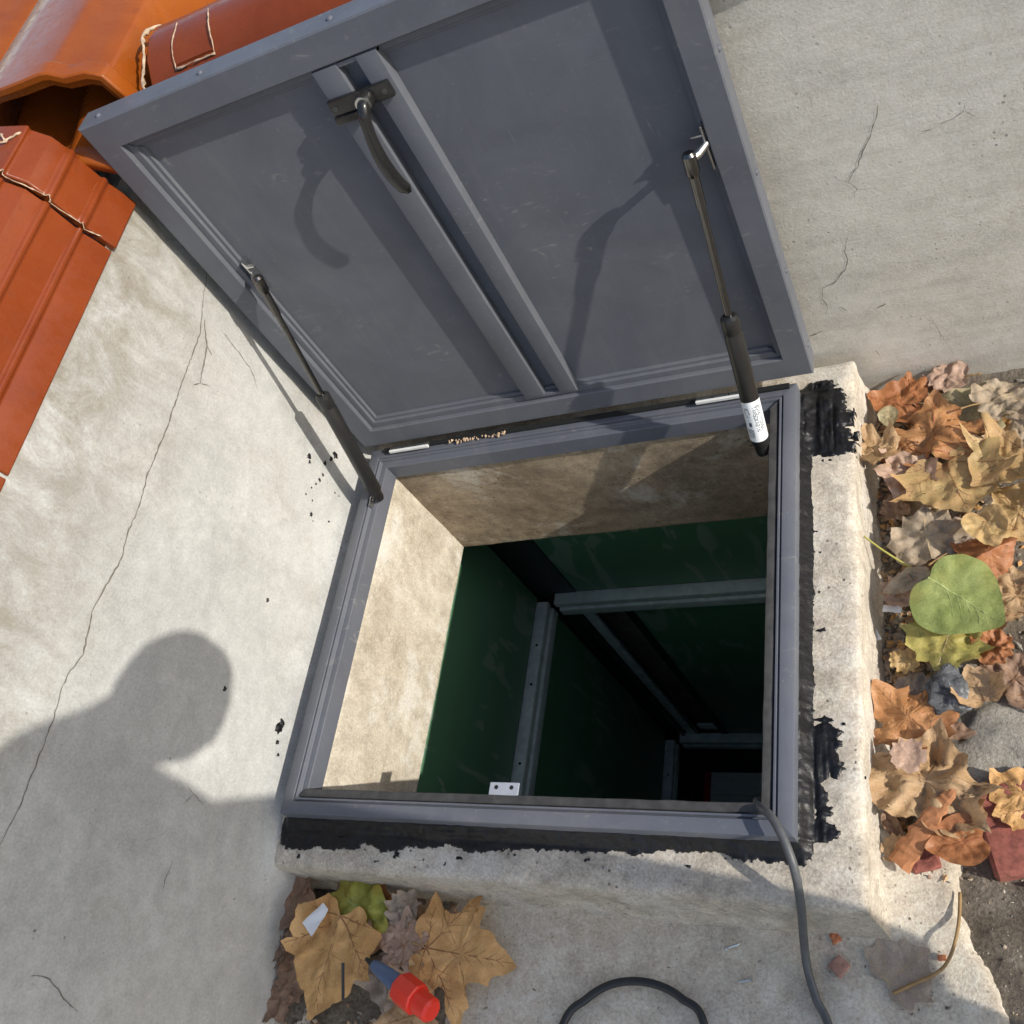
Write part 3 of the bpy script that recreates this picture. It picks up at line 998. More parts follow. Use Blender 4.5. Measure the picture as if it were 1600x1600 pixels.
# hinges between frame and lid
for u0, u1 in ((0.058, 0.138), (0.613, 0.689)):
    x0, x1 = u0 - 0.0098, u1 - 0.0098
    h = MB().box(x0, x1, -0.0175, -0.0135, 0.0062, 0.0118, 0.0006).build('hinge_leaf', M['plate_white'], frame)
    for k in range(3):
        w = (x1 - x0) / 3
        MB().tube([(x0 + w * k + 0.001, -0.011, 0.0085), (x0 + w * (k + 1) - 0.001, -0.011, 0.0085)], 0.0042, 10).build('knuckle', M['steel_dark'], frame, smooth=False)
MB().box(0.03, 0.74, -0.010, -0.002, 0.0005, 0.0045).build('hinge_strip', M['black'], frame)
# mortar crumbs lodged in the hinge gap
rnd = random.Random(4)
mb = MB()
for i in range(46):
    x = rnd.uniform(0.165, 0.275); s_ = rnd.uniform(0.0012, 0.0038)
    c = Vector((x, -0.012 + rnd.uniform(-0.003, 0.003), 0.003 + rnd.uniform(0, 0.003)))
    mb.add([c + Vector(q) * s_ * rnd.uniform(0.6, 1.3) for q in ((1, 0, 0), (-1, 0.2, 0), (0, 1, 0.1), (0, -1, 0), (0.1, 0, 1), (0, 0, -1))],
           [(0, 2, 4), (2, 1, 4), (1, 3, 4), (3, 0, 4), (2, 0, 5), (1, 2, 5), (3, 1, 5), (0, 3, 5)])
o = mb.build('mortar_crumbs', M['mortar'], frame)

# ================================================================== LID
LW, LH, LANG = 0.7859, 0.6962, R(87.753)
LO = Vector((-0.0098, 0.0025, 0.0103))
lid = empty('lid', LO - HATCH, (LANG, 0, 0))
lid.parent = hatch
LR = (0.040, LW - 0.0365, 0.040, LH - 0.040)
RIM = [(0.0, -0.020), (0.0, -0.0015), (0.0015, 0.0), (0.0345, 0.0), (0.0365, -0.0015), (0.0365, -0.036), (0.012, -0.036), (0.012, -0.020)]
for sd in ('front', 'right', 'back', 'left'):
    # the mitred rims of the lid; sides swept about the inner rectangle
    v, f = ring_side(sd, LR, [(d * (0.040 / 0.0365 if sd != 'right' else 1.0), z) for d, z in RIM], 1, None, True)
    if sd in ('front', 'back'):
        # meet the narrower right rim on the mitre
        v = [((LR[1] + (x - LR[1]) * (0.0365 / 0.040)) if x > LR[1] else x, y, z) for x, y, z in v]
    else:
        v = [(x, (LR[2] + (y - LR[2]) * (0.040 / 0.0365) if y < LR[2] else (LR[3] + (y - LR[3]) * (0.040 / 0.0365) if y > LR[3] else y)) if sd == 'right' else y, z) for x, y, z in v]
    o = mesh_obj('rim', v, f, M['lid'], lid, local=True)
    smooth_by_angle(o, 30)
# stepped inner bead
BD = [(0.0, -0.022), (0.0, -0.0085), (-0.0008, -0.0075), (-0.0105, -0.0075), (-0.0113, -0.0085), (-0.0115, -0.0125), (-0.0165, -0.0125), (-0.0172, -0.0135), (-0.0172, -0.022)]
for sd in ('front', 'right', 'back', 'left'):
    p = BD if sd in ('front', 'left', 'back') else [(d * 0.55, z) for d, z in BD]
    v, f = ring_side(sd, LR, p, 1, None, True)
    if sd == 'back':
        v = [(x, y, z - 0.003) for x, y, z in v]
    o = mesh_obj('bead', v, f, M['lid'], lid, local=True)
    smooth_by_angle(o, 30)
PZ = -0.0180
MB().box(0.038, LW - 0.034, 0.038, LH - 0.038, -0.034, PZ).build('panel_sheet', M['lid'], lid, local=True)
# central mullion: two flat ribs with a deep channel between
MB().box(0.3470, 0.3815, 0.052, LH - 0.042, PZ - 0.001, -0.0015, 0.0012).build('mullion_rib', M['lid'], lid, local=True, angle=30)
MB().box(0.4080, 0.4365, 0.052, LH - 0.042, PZ - 0.001, -0.0015, 0.0012).build('mullion_rib', M['lid'], lid, local=True, angle=30)
# the ribs' lower ends
MB().box(0.3470, 0.4365, 0.0465, 0.0525, PZ - 0.001, -0.0035, 0.001).build('mullion_foot', M['lid'], lid, local=True)
MB().box(0.3470, 0.4365, LH - 0.048, LH - 0.0425, PZ - 0.001, -0.0030, 0.001).build('mullion_foot', M['lid'], lid, local=True)


def rivet(loc, axis, parent):
    n = Vector(axis)
    t = n.orthogonal().normalized(); b = n.cross(t)
    v = []; f = []
    for j, (r, h) in enumerate(((0.0042, 0.0), (0.0040, 0.0012), (0.0030, 0.0024), (0.0012, 0.0030))):
        for k in range(10):
            a = 2 * math.pi * k / 10
            v.append(Vector(loc) + (t * math.cos(a) + b * math.sin(a)) * r + n * h)
    for j in range(3):
        for k in range(10):
            f.append((j * 10 + k, j * 10 + (k + 1) % 10, j * 10 + 10 + (k + 1) % 10, j * 10 + 10 + k))
    f.append(tuple(30 + k for k in range(10)))
    mesh_obj('rivet', v, f, M['lid'], parent, True, local=True)


for y in (0.045, 0.19, 0.352, 0.517, 0.675):
    rivet((LW - 0.0002, y, -0.016), (1, 0, 0), lid)
    rivet((0.0002, y, -0.016), (-1, 0, 0), lid)
for x in (0.030, 0.205, 0.398, 0.59, 0.765):
    rivet((x, LH - 0.0002, -0.016), (0, 1, 0), lid)

# handle
hd = empty('handle', LO - HATCH, (LANG, 0, 0)); hd.parent = hatch
mb = MB().box(0.346, 0.432, 0.5985, 0.6190, -0.0015, 0.0055, 0.0022)
mb.build('base_plate', M['black_handle'], hd, local=True, angle=35)
MB().box(0.344, 0.383, 0.5885, 0.5985, 0.0, 0.0080, 0.002).build('base_step', M['black_handle'], hd, local=True, angle=35)
MB().tube([(0.396, 0.608, 0.004), (0.396, 0.608, 0.0125), (0.396, 0.608, 0.016)], [0.0115, 0.0110, 0.0095], 20).build('boss', M['black_handle'], hd, local=True, angle=40)
MB().tube([(0.396, 0.608, 0.0155), (0.396, 0.608, 0.0178)], 0.0100, 20).build('collar_ring', M['zinc'], hd, local=True)
P = spline([(0.396, 0.608, 0.014), (0.3958, 0.6065, 0.020), (0.3935, 0.597, 0.0260), (0.3900, 0.580, 0.0290), (0.3865, 0.558, 0.0305), (0.3845, 0.537, 0.0300), (0.3845, 0.517, 0.0285), (0.3870, 0.500, 0.0270), (0.3905, 0.487, 0.0255)], 6)
n = len(P)
rad = [0.0078 if i < n * 0.35 else 0.0078 + 0.0030 * math.sin(min(1, (i / n - 0.35) / 0.4) * math.pi / 2) for i in range(n)]
for i in range(n - 4, n): rad[i] = rad[i] * (1 - 0.17 * (i - n + 5) ** 1.15 * 0.75)
lv = MB()
for i, q in enumerate(P):
    t = (P[min(i + 1, n - 1)] - P[max(i - 1, 0)]).normalized()
    sd_ = Vector((1, 0, 0)); sd_ = (sd_ - t * sd_.dot(t)).normalized(); nn_ = t.cross(sd_)
    k_ = i / (n - 1)
    wd = rad[i] * 0.95
    th = 0.0072 if k_ < 0.22 else 0.0072 - 0.0038 * min(1, (k_ - 0.22) / 0.2)
    th *= rad[i] / max(rad[i], 0.0078)
    if i >= n - 3: th *= 0.75
    for a_ in range(16):
        an_ = 2 * math.pi * a_ / 16
        lv.v.append(tuple(q + sd_ * wd * math.cos(an_) + nn_ * th * math.sin(an_)))
for i in range(n - 1):
    for a_ in range(16):
        lv.f.append((i * 16 + a_, i * 16 + (a_ + 1) % 16, (i + 1) * 16 + (a_ + 1) % 16, (i + 1) * 16 + a_))
lv.f.append(tuple(range(15, -1, -1))); lv.f.append(tuple((n - 1) * 16 + a_ for a_ in range(16)))
lv.build('lever', M['black_handle'], hd, smooth=True, local=True)
for x in (0.353, 0.423):
    MB().tube([(x, 0.6088, 0.005), (x, 0.6088, 0.0068)], 0.0032, 10).build('screw', M['steel_dark'], hd, local=True)

# ================================================================== GAS STRUTS
def strut(name, label, A, B, side, sticker):
    """A: ball joint on the lid, B: ball joint on the frame; side = +1 when the bracket plates sit towards +X"""
    A = Vector(A); B = Vector(B)
    r = empty(name, B - HATCH)
    r.parent = hatch
    r['label'] = label
    d = (B - A).normalized()
    L = (B - A).length
    P = lambda t: A + d * (L * t)
    tt = 0.475
    MB().tube([P(0.035), P(tt + 0.02)], 0.0048, 14).build('rod', M['rod'], r, angle=40)
    MB().tube([P(0.03), P(0.13)], 0.0062, 12).build('thread_sleeve', M['rod'], r, angle=40)
    # cylinder with a rolled neck
    c = MB().tube([P(tt), P(tt + 0.006), P(tt + 0.012), P(tt + 0.05), P(tt + 0.054), P(tt + 0.060), P(tt + 0.066), P(0.955), P(0.963)],
                  [0.0085, 0.0118, 0.0124, 0.0124, 0.0118, 0.0118, 0.0127, 0.0127, 0.0112], 24)
    c.build('cylinder', M['black_paint'], r, angle=30)
    MB().tube([P(0.958), P(0.992), P(1.006)], [0.0098, 0.0100, 0.0085], 16).build('end_socket', M['black_handle'], r, angle=30)
    MB().tube([P(-0.02), P(-0.012), P(0.032), P(0.045)], [0.0062, 0.0086, 0.0086, 0.0062], 14).build('end_socket', M['rod'], r, angle=30)
    sx = Vector((side, 0, 0))
    # ball studs
    MB().tube([B, B + sx * 0.016], 0.0045, 12).build('ball_stud', M['zinc'], r, angle=40)
    MB().tube([A, A + sx * 0.009 + Vector((0, 0.006, 0)), A + sx * 0.017 + Vector((0, 0.020, 0))], 0.0055, 12).build('ball_stud', M['zinc'], r, angle=40)
    # bracket plate on the lid: upright plate and short ear
    br = MB()
    x = A.x + side * 0.017
    x0, x1 = sorted((x, x + side * 0.0025))
    br.box(x0, x1, A.y + 0.0170, A.y + 0.031, A.z - 0.036, A.z + 0.026, 0.0008)
    x0, x1 = sorted((A.x + side * 0.004, x))
    br.box(x0, x1, A.y + 0.0165, A.y + 0.024, A.z + 0.0135, A.z + 0.016, 0.0006)
    br.build('bracket', M['zinc'], r)
    bk = MB()
    x = B.x + side * 0.010
    x0, x1 = sorted((x, x + side * 0.0022))
    bk.box(x0, x1, B.y - 0.018, B.y + 0.018, B.z - 0.016, B.z + 0.008, 0.0008)
    bk.build('bracket', M['zinc'], r)
    if sticker:
        # white label wrapped over the camera side of the cylinder, with rows of small print
        ca = (CAM_LOC - P(0.85)); ca = (ca - d * ca.dot(d)).normalized(); cb = d.cross(ca)
        def wrap(t, a, rr): return P(t) + (ca * math.cos(a) + cb * math.sin(a)) * rr
        t0, t1 = 0.775, 0.935
        v = []; f = []
        na = 20
        for j in range(9):
            for k in range(na + 1):
                u = k / na
                rnd_ = 0.0
                aa = -1.75 + 3.5 * u
                lo = t0 + 0.010 * (1 - math.cos((u - 0.5) * 3.0))
                v.append(wrap(lo + (t1 - lo) * j / 8, aa, 0.01285))
        for j in range(8):
            for k in range(na):
                q = j * (na + 1) + k
                f.append((q, q + 1, q + na + 2, q + na + 1))
        st = mesh_obj('sticker', v, f, M['sticker'], r, True)
        rr = random.Random(3)
        # glyph strokes run along the cylinder
        def stroke(ta, aa, tb, ab, w):
            v = []
            for t, a in ((ta, aa), (tb, ab)):
                v.append((t, a))
            dt = tb - ta; da = (ab - aa) * 0.0127 / L
            l = math.hypot(dt, da) or 1
            ox, oy = -da / l * w / L, dt / l * w / 0.0127
            q = [wrap(ta + ox, aa + oy, 0.01305), wrap(ta - ox, aa - oy, 0.01305), wrap(tb - ox, ab - oy, 0.01305), wrap(tb + ox, ab + oy, 0.01305)]
            ink.add(q, [(0, 1, 2, 3)])
        ink = MB()
        GL = {'K': [((0, 0), (0, 1)), ((0, .5), (1, 1)), ((0, .5), (1, 0))], 'O': [((0, 0), (0, 1)), ((0, 1), (1, 1)), ((1, 1), (1, 0)), ((1, 0), (0, 0))],
              'T': [((0, 1), (1, 1)), ((.5, 1), (.5, 0))], 'N': [((0, 0), (0, 1)), ((0, 1), (1, 0)), ((1, 0), (1, 1))], 'S': [((1, 1), (0, 1)), ((0, 1), (0, .5)), ((0, .5), (1, .5)), ((1, .5), (1, 0)), ((1, 0), (0, 0))],
              'A': [((0, 0), (.5, 1)), ((.5, 1), (1, 0)), ((.25, .45), (.75, .45))], '2': [((0, 1), (1, 1)), ((1, 1), (1, .5)), ((1, .5), (0, .5)), ((0, .5), (0, 0)), ((0, 0), (1, 0))], '1': [((.5, 0), (.5, 1))]}
        def word(s, tstart, a0, size, w):
            t = tstart
            for ch in s:
                if ch != ' ':
                    for (x0, y0), (x1, y1) in GL[ch]:
                        stroke(t + x0 * size * 0.62 / L, a0 - (1 - y0) * size / 0.0127 * -1, t + x1 * size * 0.62 / L, a0 - (1 - y1) * size / 0.0127 * -1, w)
                t += size * 0.95 / L
        word('KOA', 0.800, 0.45, 0.0066, 0.0006)
        stroke(0.856, 0.62, 0.872, 0.62, 0.0022)
        word('2OSN', 0.884, 0.40, 0.0042, 0.0004)
        word('SOKA2T', 0.884, 0.85, 0.0030, 0.0003)
        word('TANSOKA21N', 0.795, -0.35, 0.0048, 0.00045)
        word('2OAK1TONSA', 0.795, -0.85, 0.0048, 0.00045)
        ink.build('print', M['ink'], r)
    return r


strut('gas_strut', 'black gas strut on the right with a white printed sticker near its lower end', (0.7180, 0.000, 0.4286), (0.700, -0.104, -0.0150), 1, True)
strut('gas_strut', 'black gas strut on the left beside the plastered wall, without sticker', (0.074, 0.004, 0.4225), (0.040, -0.104, -0.002), -1, False)

# ================================================================== SHAFT
SX0, SX1, SY0, SY1 = -0.080, 0.83, -0.74, 0.146
shaft = empty('lift_shaft', ((SX0 + SX1) / 2, (SY0 + SY1) / 2, -2.2))
tag(shaft, 'deep shaft below the hatch lined with dark green panels and steel rails', 'shaft')
# concrete of the pit behind the panels
for nm, b in (('pit_wall', (SX0 - 0.20, SX0 - 0.12, SY0 - 0.2, SY1 + 0.2, -2.60, -0.318)), ('pit_wall', (SX1 + 0.12, SX1 + 0.20, SY0 - 0.2, SY1 + 0.2, -2.60, -0.318)),
              ('pit_wall', (SX0 - 0.119, SX1 + 0.119, SY1 + 0.10, SY1 + 0.18, -2.60, -0.318)), ('pit_wall', (SX0 - 0.119, SX1 + 0.119, SY0 - 0.18, SY0 - 0.10, -2.60, -0.318))):
    MB().box(*b).build(nm, M['shaft_concrete'], shaft)
MB().box(SX0 - 0.2, SX1 + 0.2, SY0 - 0.2, SY1 + 0.2, -2.70, -2.601).build('pit_floor', M['shaft_concrete'], shaft)
# roof slab round the opening
for b in ((SX0 - 0.2, CX0 - 0.11, SY0 - 0.2, SY1 + 0.2, -0.317, -0.255), (CX1 + 0.11, SX1 + 0.2, SY0 - 0.2, SY1 + 0.2, -0.317, -0.255),
          (CX0 - 0.11, CX1 + 0.11, CY1 + 0.11, SY1 + 0.2, -0.317, -0.255), (CX0 - 0.11, CX1 + 0.11, SY0 - 0.2, CY0 - 0.11, -0.317, -0.255)):
    MB().box(*b).build('roof_slab', M['shaft_concrete'], shaft)


def panel(b, mat='green'):
    MB().box(*b, 0.0015).build('panel', M[mat], shaft, angle=30)


L1T, L1B = -0.335, -0.868       # first row of panels
R1T, R1B = -0.876, -0.944       # first rail
L2T, L2B = -0.954, -1.942
R2T, R2B = -1.952, -2.022
for k, (zt, zb) in enumerate(((L1T, L1B), (L2T, L2B))):
    panel((SX0 - 0.012, SX0, SY0 + 0.09, SY1 - (0.012 if k == 0 else 0.0), zb, zt))
    panel((SX1, SX1 + 0.012, SY0 + 0.09, SY1 - 0.09, zb, zt))
    panel((SX0 + (0.108 if k == 0 else 0.216), SX1 - 0.09, SY1, SY1 + 0.012, zb, zt))
    panel((SX0 + 0.09, SX1 - 0.09, SY0 - 0.012, SY0, zb, zt))
# dark lower skirting
for b in ((SX0 - 0.012, SX0, SY0 + 0.02, SY1 - 0.02, -2.46, R2B - 0.01), (SX1, SX1 + 0.012, SY0, SY1, -2.46, R2B - 0.01), (SX0, SX1, SY1 + 0.004, SY1 + 0.016, -2.46, R2B - 0.01), (SX0, SX1, SY0 - 0.012, SY0, -2.46, R2B - 0.01)):
    MB().box(*b).build('skirting', M['black'], shaft)


def rail(x0, x1, y0, y1, zt, zb, axis, sgn, mat):
    """hat-shaped rail: flat web with two raised lips"""
    h = (zt - zb)
    mb = MB()
    for a, b_, d in ((0.0, 0.30, 0.032), (0.30, 0.55, 0.024), (0.55, 1.0, 0.032)):
        z1 = zt - a * h; z0 = zt - b_ * h
        if axis == 'X':
            ya, yb = sorted((y0, y0 - sgn * d)); mb.box(x0, x1, ya, yb, z0 + 0.0003, z1 - 0.0003, 0.0012)
        else:
            xa, xb = sorted((x0, x0 + sgn * d)); mb.box(xa, xb, y0, y1, z0 + 0.0003, z1 - 0.0003, 0.0012)
    return mb.build('rail', M[mat], shaft, angle=30)


for zt, zb, mt in ((R1T, R1B, 'steel'), (R2T, R2B, 'steel')):
    rail(SX0 + 0.045, SX1, SY1 + 0.004, 0, zt, zb, 'X', 1, mt)
    rail(SX0 - 0.004, 0, SY0, SY1 - 0.020, zt, zb, 'Y', 1, mt)
    rail(SX1 + 0.004, 0, SY0, SY1, zt, zb, 'Y', -1, mt)
    rail(SX0, SX1, SY0 - 0.004, 0, zt, zb, 'X', -1, mt)
    # bolts on the left rail
    for y in (0.005, -0.10, -0.30, -0.50):
        MB().tube([(SX0 + 0.014, y, zt - 0.002), (SX0 + 0.014, y, zt + 0.0008)], 0.0035, 8).build('bolt', M['black'], shaft)
# corner posts
for (x0, x1, y0, y1) in ((SX0 - 0.010, SX0 + 0.103, SY1 + 0.002, SY1 + 0.014), (SX1 - 0.08, SX1, SY1 + 0.002, SY1 + 0.014), (SX0, SX0 + 0.08, SY0 - 0.014, SY0 - 0.002), (SX1 - 0.08, SX1, SY0 - 0.014, SY0 - 0.002)):
    MB().box(x0, x1, y0, y1, R1T - 0.006, -0.333, 0.001).build('post', M['steel_dark'], shaft, angle=30)
for y0, y1 in ((SY1 - 0.008, SY1 + 0.0015),):
    MB().box(SX0 - 0.012, SX0 - 0.004, y0, y1, R1T - 0.006, -0.333).build('post', M['black'], shaft)
# guide track in the rear left corner under the first rail
for x0, x1, y0, y1, mt in ((-0.076, -0.030, SY1 + 0.004, SY1 + 0.016, 'black'), (-0.026, -0.016, SY1 - 0.006, SY1 + 0.012, 'steel_dark'), (-0.006, 0.022, SY1 + 0.000, SY1 + 0.014, 'steel'), (0.028, 0.035, SY1 + 0.002, SY1 + 0.010, 'steel_dark')):
    MB().box(x0, x1, y0, y1, R2T - 0.01, L2T + 0.012, 0.001).build('guide_track', M[mt], shaft, angle=30)
MB().box(0.112, 0.1355, SY1 - 0.002, SY1 + 0.012, L2B, L2T + 0.012).build('guide_track', M['black'], shaft)
MB().box(0.040, 0.110, SY1 + 0.014, SY1 + 0.020, -1.94, -1.90).build('guide_track', M['steel'], shaft)

# floor of the car at the bottom of the shaft
fb = empty('floor_board', (0.38, -0.3, -2.365))
tag(fb, 'pale boards with a red edge strip at the bottom of the shaft', 'floor')
yy = SY1 - 0.002
for k in range(10):
    w = 0.085
    MB().box(-0.040, 0.80, yy - w + 0.0022, yy, -2.385, -2.365, 0.0015).build('board', M['white_paint'], fb, angle=30)
    yy -= w
MB().box(-0.064, -0.042, SY0 + 0.01, SY1 - 0.002, -2.385, -2.357, 0.002).build('edge_strip', M['red_paint'], fb, angle=30)

# ================================================================== CABLES
def cable(name, label, pts, r, mat, n=10):
    P = spline(pts, n)
    o = MB().tube(P, r, 12).build(name, mat, smooth=True)
    return tag(o, label, 'cable')


cable('power_cable', 'grey power cable rising from the shaft over the front right frame corner',
      [(0.700, -0.52, -0.9), (0.695, -0.545, -0.5), (0.690, -0.580, -0.16), at(1184, 1252, Z, -0.04), at(1188, 1262, Z, -0.001), at(1205, 1276, Z, 0.018), at(1226, 1315, Z, 0.020), at(1243, 1365, Z, 0.004),
       at(1252, 1420, Z, -0.045), at(1256, 1470, Z, -0.105), at(1262, 1515, Z, -0.138), at(1276, 1562, Z, -0.146), at(1300, 1625, Z, -0.146), (0.78, -0.98, -0.147), (0.90, -1.15, -0.147), (1.10, -1.32, -0.147), (1.45, -1.42, -0.147)], 0.0051, M['cable'])
cable('power_cable', 'black cable loop lying on the paving at the lower edge',
      [(0.16, -1.38, -0.147), (0.30, -1.18, -0.147), (0.40, -0.99, -0.147), gz(880, 1600, -.146), gz(915, 1562, -.146), gz(950, 1540, -.145), gz(990, 1533, -.145), gz(1030, 1540, -.146), gz(1065, 1560, -.147), gz(1100, 1600, -.147), (0.63, -0.96, -0.147), (0.72, -1.10, -0.147), (0.92, -1.28, -0.147), (1.35, -1.46, -0.147)], 0.0052, M['cable_black'])
cable('dry_stalk', 'thin dry curved stalk lying on soil at the lower right',
      [gz(1500, 1395, -.142), gz(1499, 1430, -.135), gz(1494, 1465, -.130), gz(1482, 1500, -.135), gz(1464, 1520, -.142), gz(1430, 1536, -.146), gz(1395, 1552, -.146)], 0.0020, M['stem_brown'])['category'] = 'stalk'
cable('plant_stem', 'thin yellow-green leaf stem leaning on the curb beside the green leaf',
      [gz(1350, 838, -.075), gz(1380, 860, -.088), gz(1420, 885, -.105), gz(1456, 903, -.112)], 0.0014, M['stem'])['category'] = 'stem'

# ================================================================== LEAVES
PLANE = [(0.0, 0.02), (0.07, -0.05), (0.17, -0.13), (0.30, -0.14), (0.36, -0.06), (0.48, -0.03), (0.62, 0.02), (0.52, 0.10), (0.49, 0.17), (0.40, 0.22), (0.50, 0.30), (0.60, 0.36), (0.78, 0.48), (0.60, 0.52), (0.52, 0.57), (0.40, 0.55), (0.31, 0.55),
         (0.30, 0.66), (0.33, 0.72), (0.20, 0.78), (0.13, 0.88), (0.03, 1.02)]
BROAD = [(0.0, 0.03), (0.10, -0.06), (0.26, -0.10), (0.42, -0.02), (0.56, 0.02), (0.68, 0.06), (0.60, 0.18), (0.58, 0.28), (0.64, 0.36), (0.74, 0.44), (0.58, 0.50), (0.46, 0.54), (0.40, 0.64), (0.34, 0.74), (0.20, 0.80), (0.10, 0.90), (0.02, 1.0)]
HEART = [(0.0, 0.03), (0.12, -0.03), (0.28, -0.02), (0.42, 0.08), (0.50, 0.24), (0.50, 0.40), (0.44, 0.56), (0.34, 0.70), (0.20, 0.84), (0.08, 0.95), (0.0, 1.0)]
TORN = [(0.0, 0.02), (0.14, -0.08), (0.30, -0.02), (0.42, 0.10), (0.38, 0.22), (0.52, 0.34), (0.42, 0.44), (0.44, 0.58), (0.28, 0.62), (0.26, 0.76), (0.12, 0.74), (0.02, 0.86)]
SLIM = [(0.0, 0.0), (0.10, 0.05), (0.20, 0.20), (0.25, 0.38), (0.22, 0.58), (0.14, 0.78), (0.05, 0.94), (0.0, 1.0)]
KIND = {'plane': PLANE, 'broad': BROAD, 'heart': HEART, 'torn': TORN, 'slim': SLIM}


def leaf(label, px, py, size, ang, kind, pal, vein, z=-0.135, curl=0.0, cup=0.0, fold=0.0, crumple=0.02, tilt=(0, 0), stem=0.35, seed=0, wide=1.0, edge=0.0, group=None):
    """one fallen leaf: the middle of the blade shows at (px, py), tip pointing to ang (degrees, picture plane, 90 = up)"""
    rnd = random.Random(seed * 13 + 5)
    size *= 0.77 if px > 1300 else 0.80
    c = gz(px, py, z)
    root = empty('fallen_leaf', c)
    root.rotation_euler = (R(tilt[0]), R(tilt[1]), R(ang - 90))
    tag(root, label, 'leaf', group or 'fallen autumn leaves')
    half = KIND[kind]
    crumple *= 1.6
    if kind in ('plane', 'broad', 'torn') and px > 1300: cup += rnd.uniform(-0.35, 0.45); curl += rnd.uniform(-0.3, 0.4)
    if edge == 0.0: edge = rnd.uniform(0.2, 0.9) if kind != 'heart' else 0.35
    if tilt == (0, 0): root.rotation_euler = (R(rnd.uniform(-9, 9)), R(rnd.uniform(-9, 9)), R(ang - 90))
    jj = 0.3 if kind in ('heart', 'slim') else 1.2
    jit = lambda p: (p[0] * rnd.uniform(1 - 0.10 * jj, 1 + 0.10 * jj), p[1] + rnd.uniform(-0.025, 0.025) * jj)
    right = [jit(p) for p in half[1:-1]]
    left = [(-x, y) for x, y in (jit(p) for p in half[1:-1])]
    out = [half[0]] + right + [half[-1]] + left[::-1]
    # densify the outline with small teeth
    O = []
    m = len(out)
    for i in range(m):
        a = Vector(out[i]); b = Vector(out[(i + 1) % m])
        k = max(2, int((b - a).length / 0.045))
        nn = Vector((-(b - a).y, (b - a).x)).normalized()
        for j in range(k):
            t = j / k
            a0 = Vector(out[i - 1]); b1 = Vector(out[(i + 2) % m])
            q = 0.5 * ((2 * a) + (b - a0) * t + (2 * a0 - 5 * a + 4 * b - b1) * t * t + (3 * a - a0 - 3 * b + b1) * t ** 3)
            soft = 1.0 if kind in ('heart', 'slim') else 0.45
            O.append(a.lerp(b, t).lerp(q, soft) + nn * rnd.uniform(-1, 1) * (0.003 if kind == 'heart' else 0.010))
    n = len(O)
    cen = Vector((0, 0.38))
    s0 = Vector((rnd.uniform(0, 50), rnd.uniform(0, 50), seed))

    def shape(u, v):
        q = Vector((u, v, 0))
        zz = curl * (v - 0.38) ** 2 + cup * u * u + fold * abs(u)
        zz += crumple * mnoise.noise(q * 3.2 + s0) + crumple * 0.55 * mnoise.noise(q * 7.5 + s0) + crumple * 0.25 * mnoise.noise(q * 17 + s0)
        zz += crumple * 0.5 * (abs(mnoise.noise(q * 5.0 + s0 * 0.6)) - 0.2)
        rr = math.hypot(u, v - 0.38)
        zz += edge * max(0, rr - 0.3) ** 2 * (1 + 1.2 * mnoise.noise(q * 4 + s0 * 1.7))
        uu = u * (1 - 0.25 * abs(cup) * abs(u)); vv = 0.38 + (v - 0.38) * (1 - 0.25 * abs(curl) * abs(v - 0.38))
        return Vector((uu * wide * size, (vv - 0.38) * size, zz * size))

    rings = 9
    v = [shape(*cen)]
    for r in range(1, rings + 1):
        t = (r / rings) ** 0.85
        for k in range(n):
            p = cen.lerp(O[k], t)
            v.append(shape(p.x, p.y))
    f = [(0, 1 + k, 1 + (k + 1) % n) for k in range(n)]
    for r in range(rings - 1):
        for k in range(n):
            a = 1 + r * n + k; b = 1 + r * n + (k + 1) % n
            f.append((a, a + n, b + n, b))
    mesh_obj('blade', v, f, LEAF[pal], root, True, local=True)
    # veins: ribbons riding on the blade
    if vein:
        mb = MB()
        def ribbon(a, b, w0, w1, k=7, bow=0.0):
            a = Vector(a); b = Vector(b)
            t = (b - a).normalized(); nn = Vector((-t.y, t.x))
            base = len(mb.v)
            for i in range(k + 1):
                s = i / k
                p = a.lerp(b, s) + nn * bow * math.sin(s * math.pi)
                w = w0 + (w1 - w0) * s
                for sg, up in ((-1, 0.0015), (0, 0.0045), (1, 0.0015)):
                    q = shape(p.x + nn.x * w * sg, p.y + nn.y * w * sg)
                    mb.v.append((q.x, q.y, q.z + up * size))
                if i:
                    o_ = base + 3 * i
                    mb.f += [(o_ - 3, o_ - 2, o_ + 1, o_), (o_ - 2, o_ - 1, o_ + 2, o_ + 1)]
        if kind in ('plane', 'broad'):
            tips = [(0.0, 0.96), (0.66, 0.44), (-0.66, 0.44), (0.50, 0.02), (-0.50, 0.02)]
            origin = (0, 0.03)
        else:
            tips = [(0.0, 0.90)]
            origin = (0, 0.02)
        for ti, tp in enumerate(tips):
            ribbon(origin, tp, 0.010 if ti == 0 else 0.008, 0.002, 10, rnd.uniform(-0.02, 0.02))
            o2 = Vector(origin); t2 = Vector(tp)
            dirv = (t2 - o2)
            for j, s in enumerate((0.28, 0.42, 0.56, 0.70, 0.82) if ti < 3 else (0.45, 0.7)):
                b0 = o2 + dirv * s
                for sg in (-1, 1):
                    a2 = math.atan2(dirv.y, dirv.x) + sg * R(40 + rnd.uniform(-6, 6))
                    ln = (0.26 if kind != 'heart' else 0.42) * (1 - s * 0.8) * dirv.length + 0.03
                    ribbon(b0, b0 + Vector((math.cos(a2), math.sin(a2))) * ln, 0.0036, 0.0010, 5, -sg * 0.012)
        mb.build('veins', VEIN[vein], root, local=True)
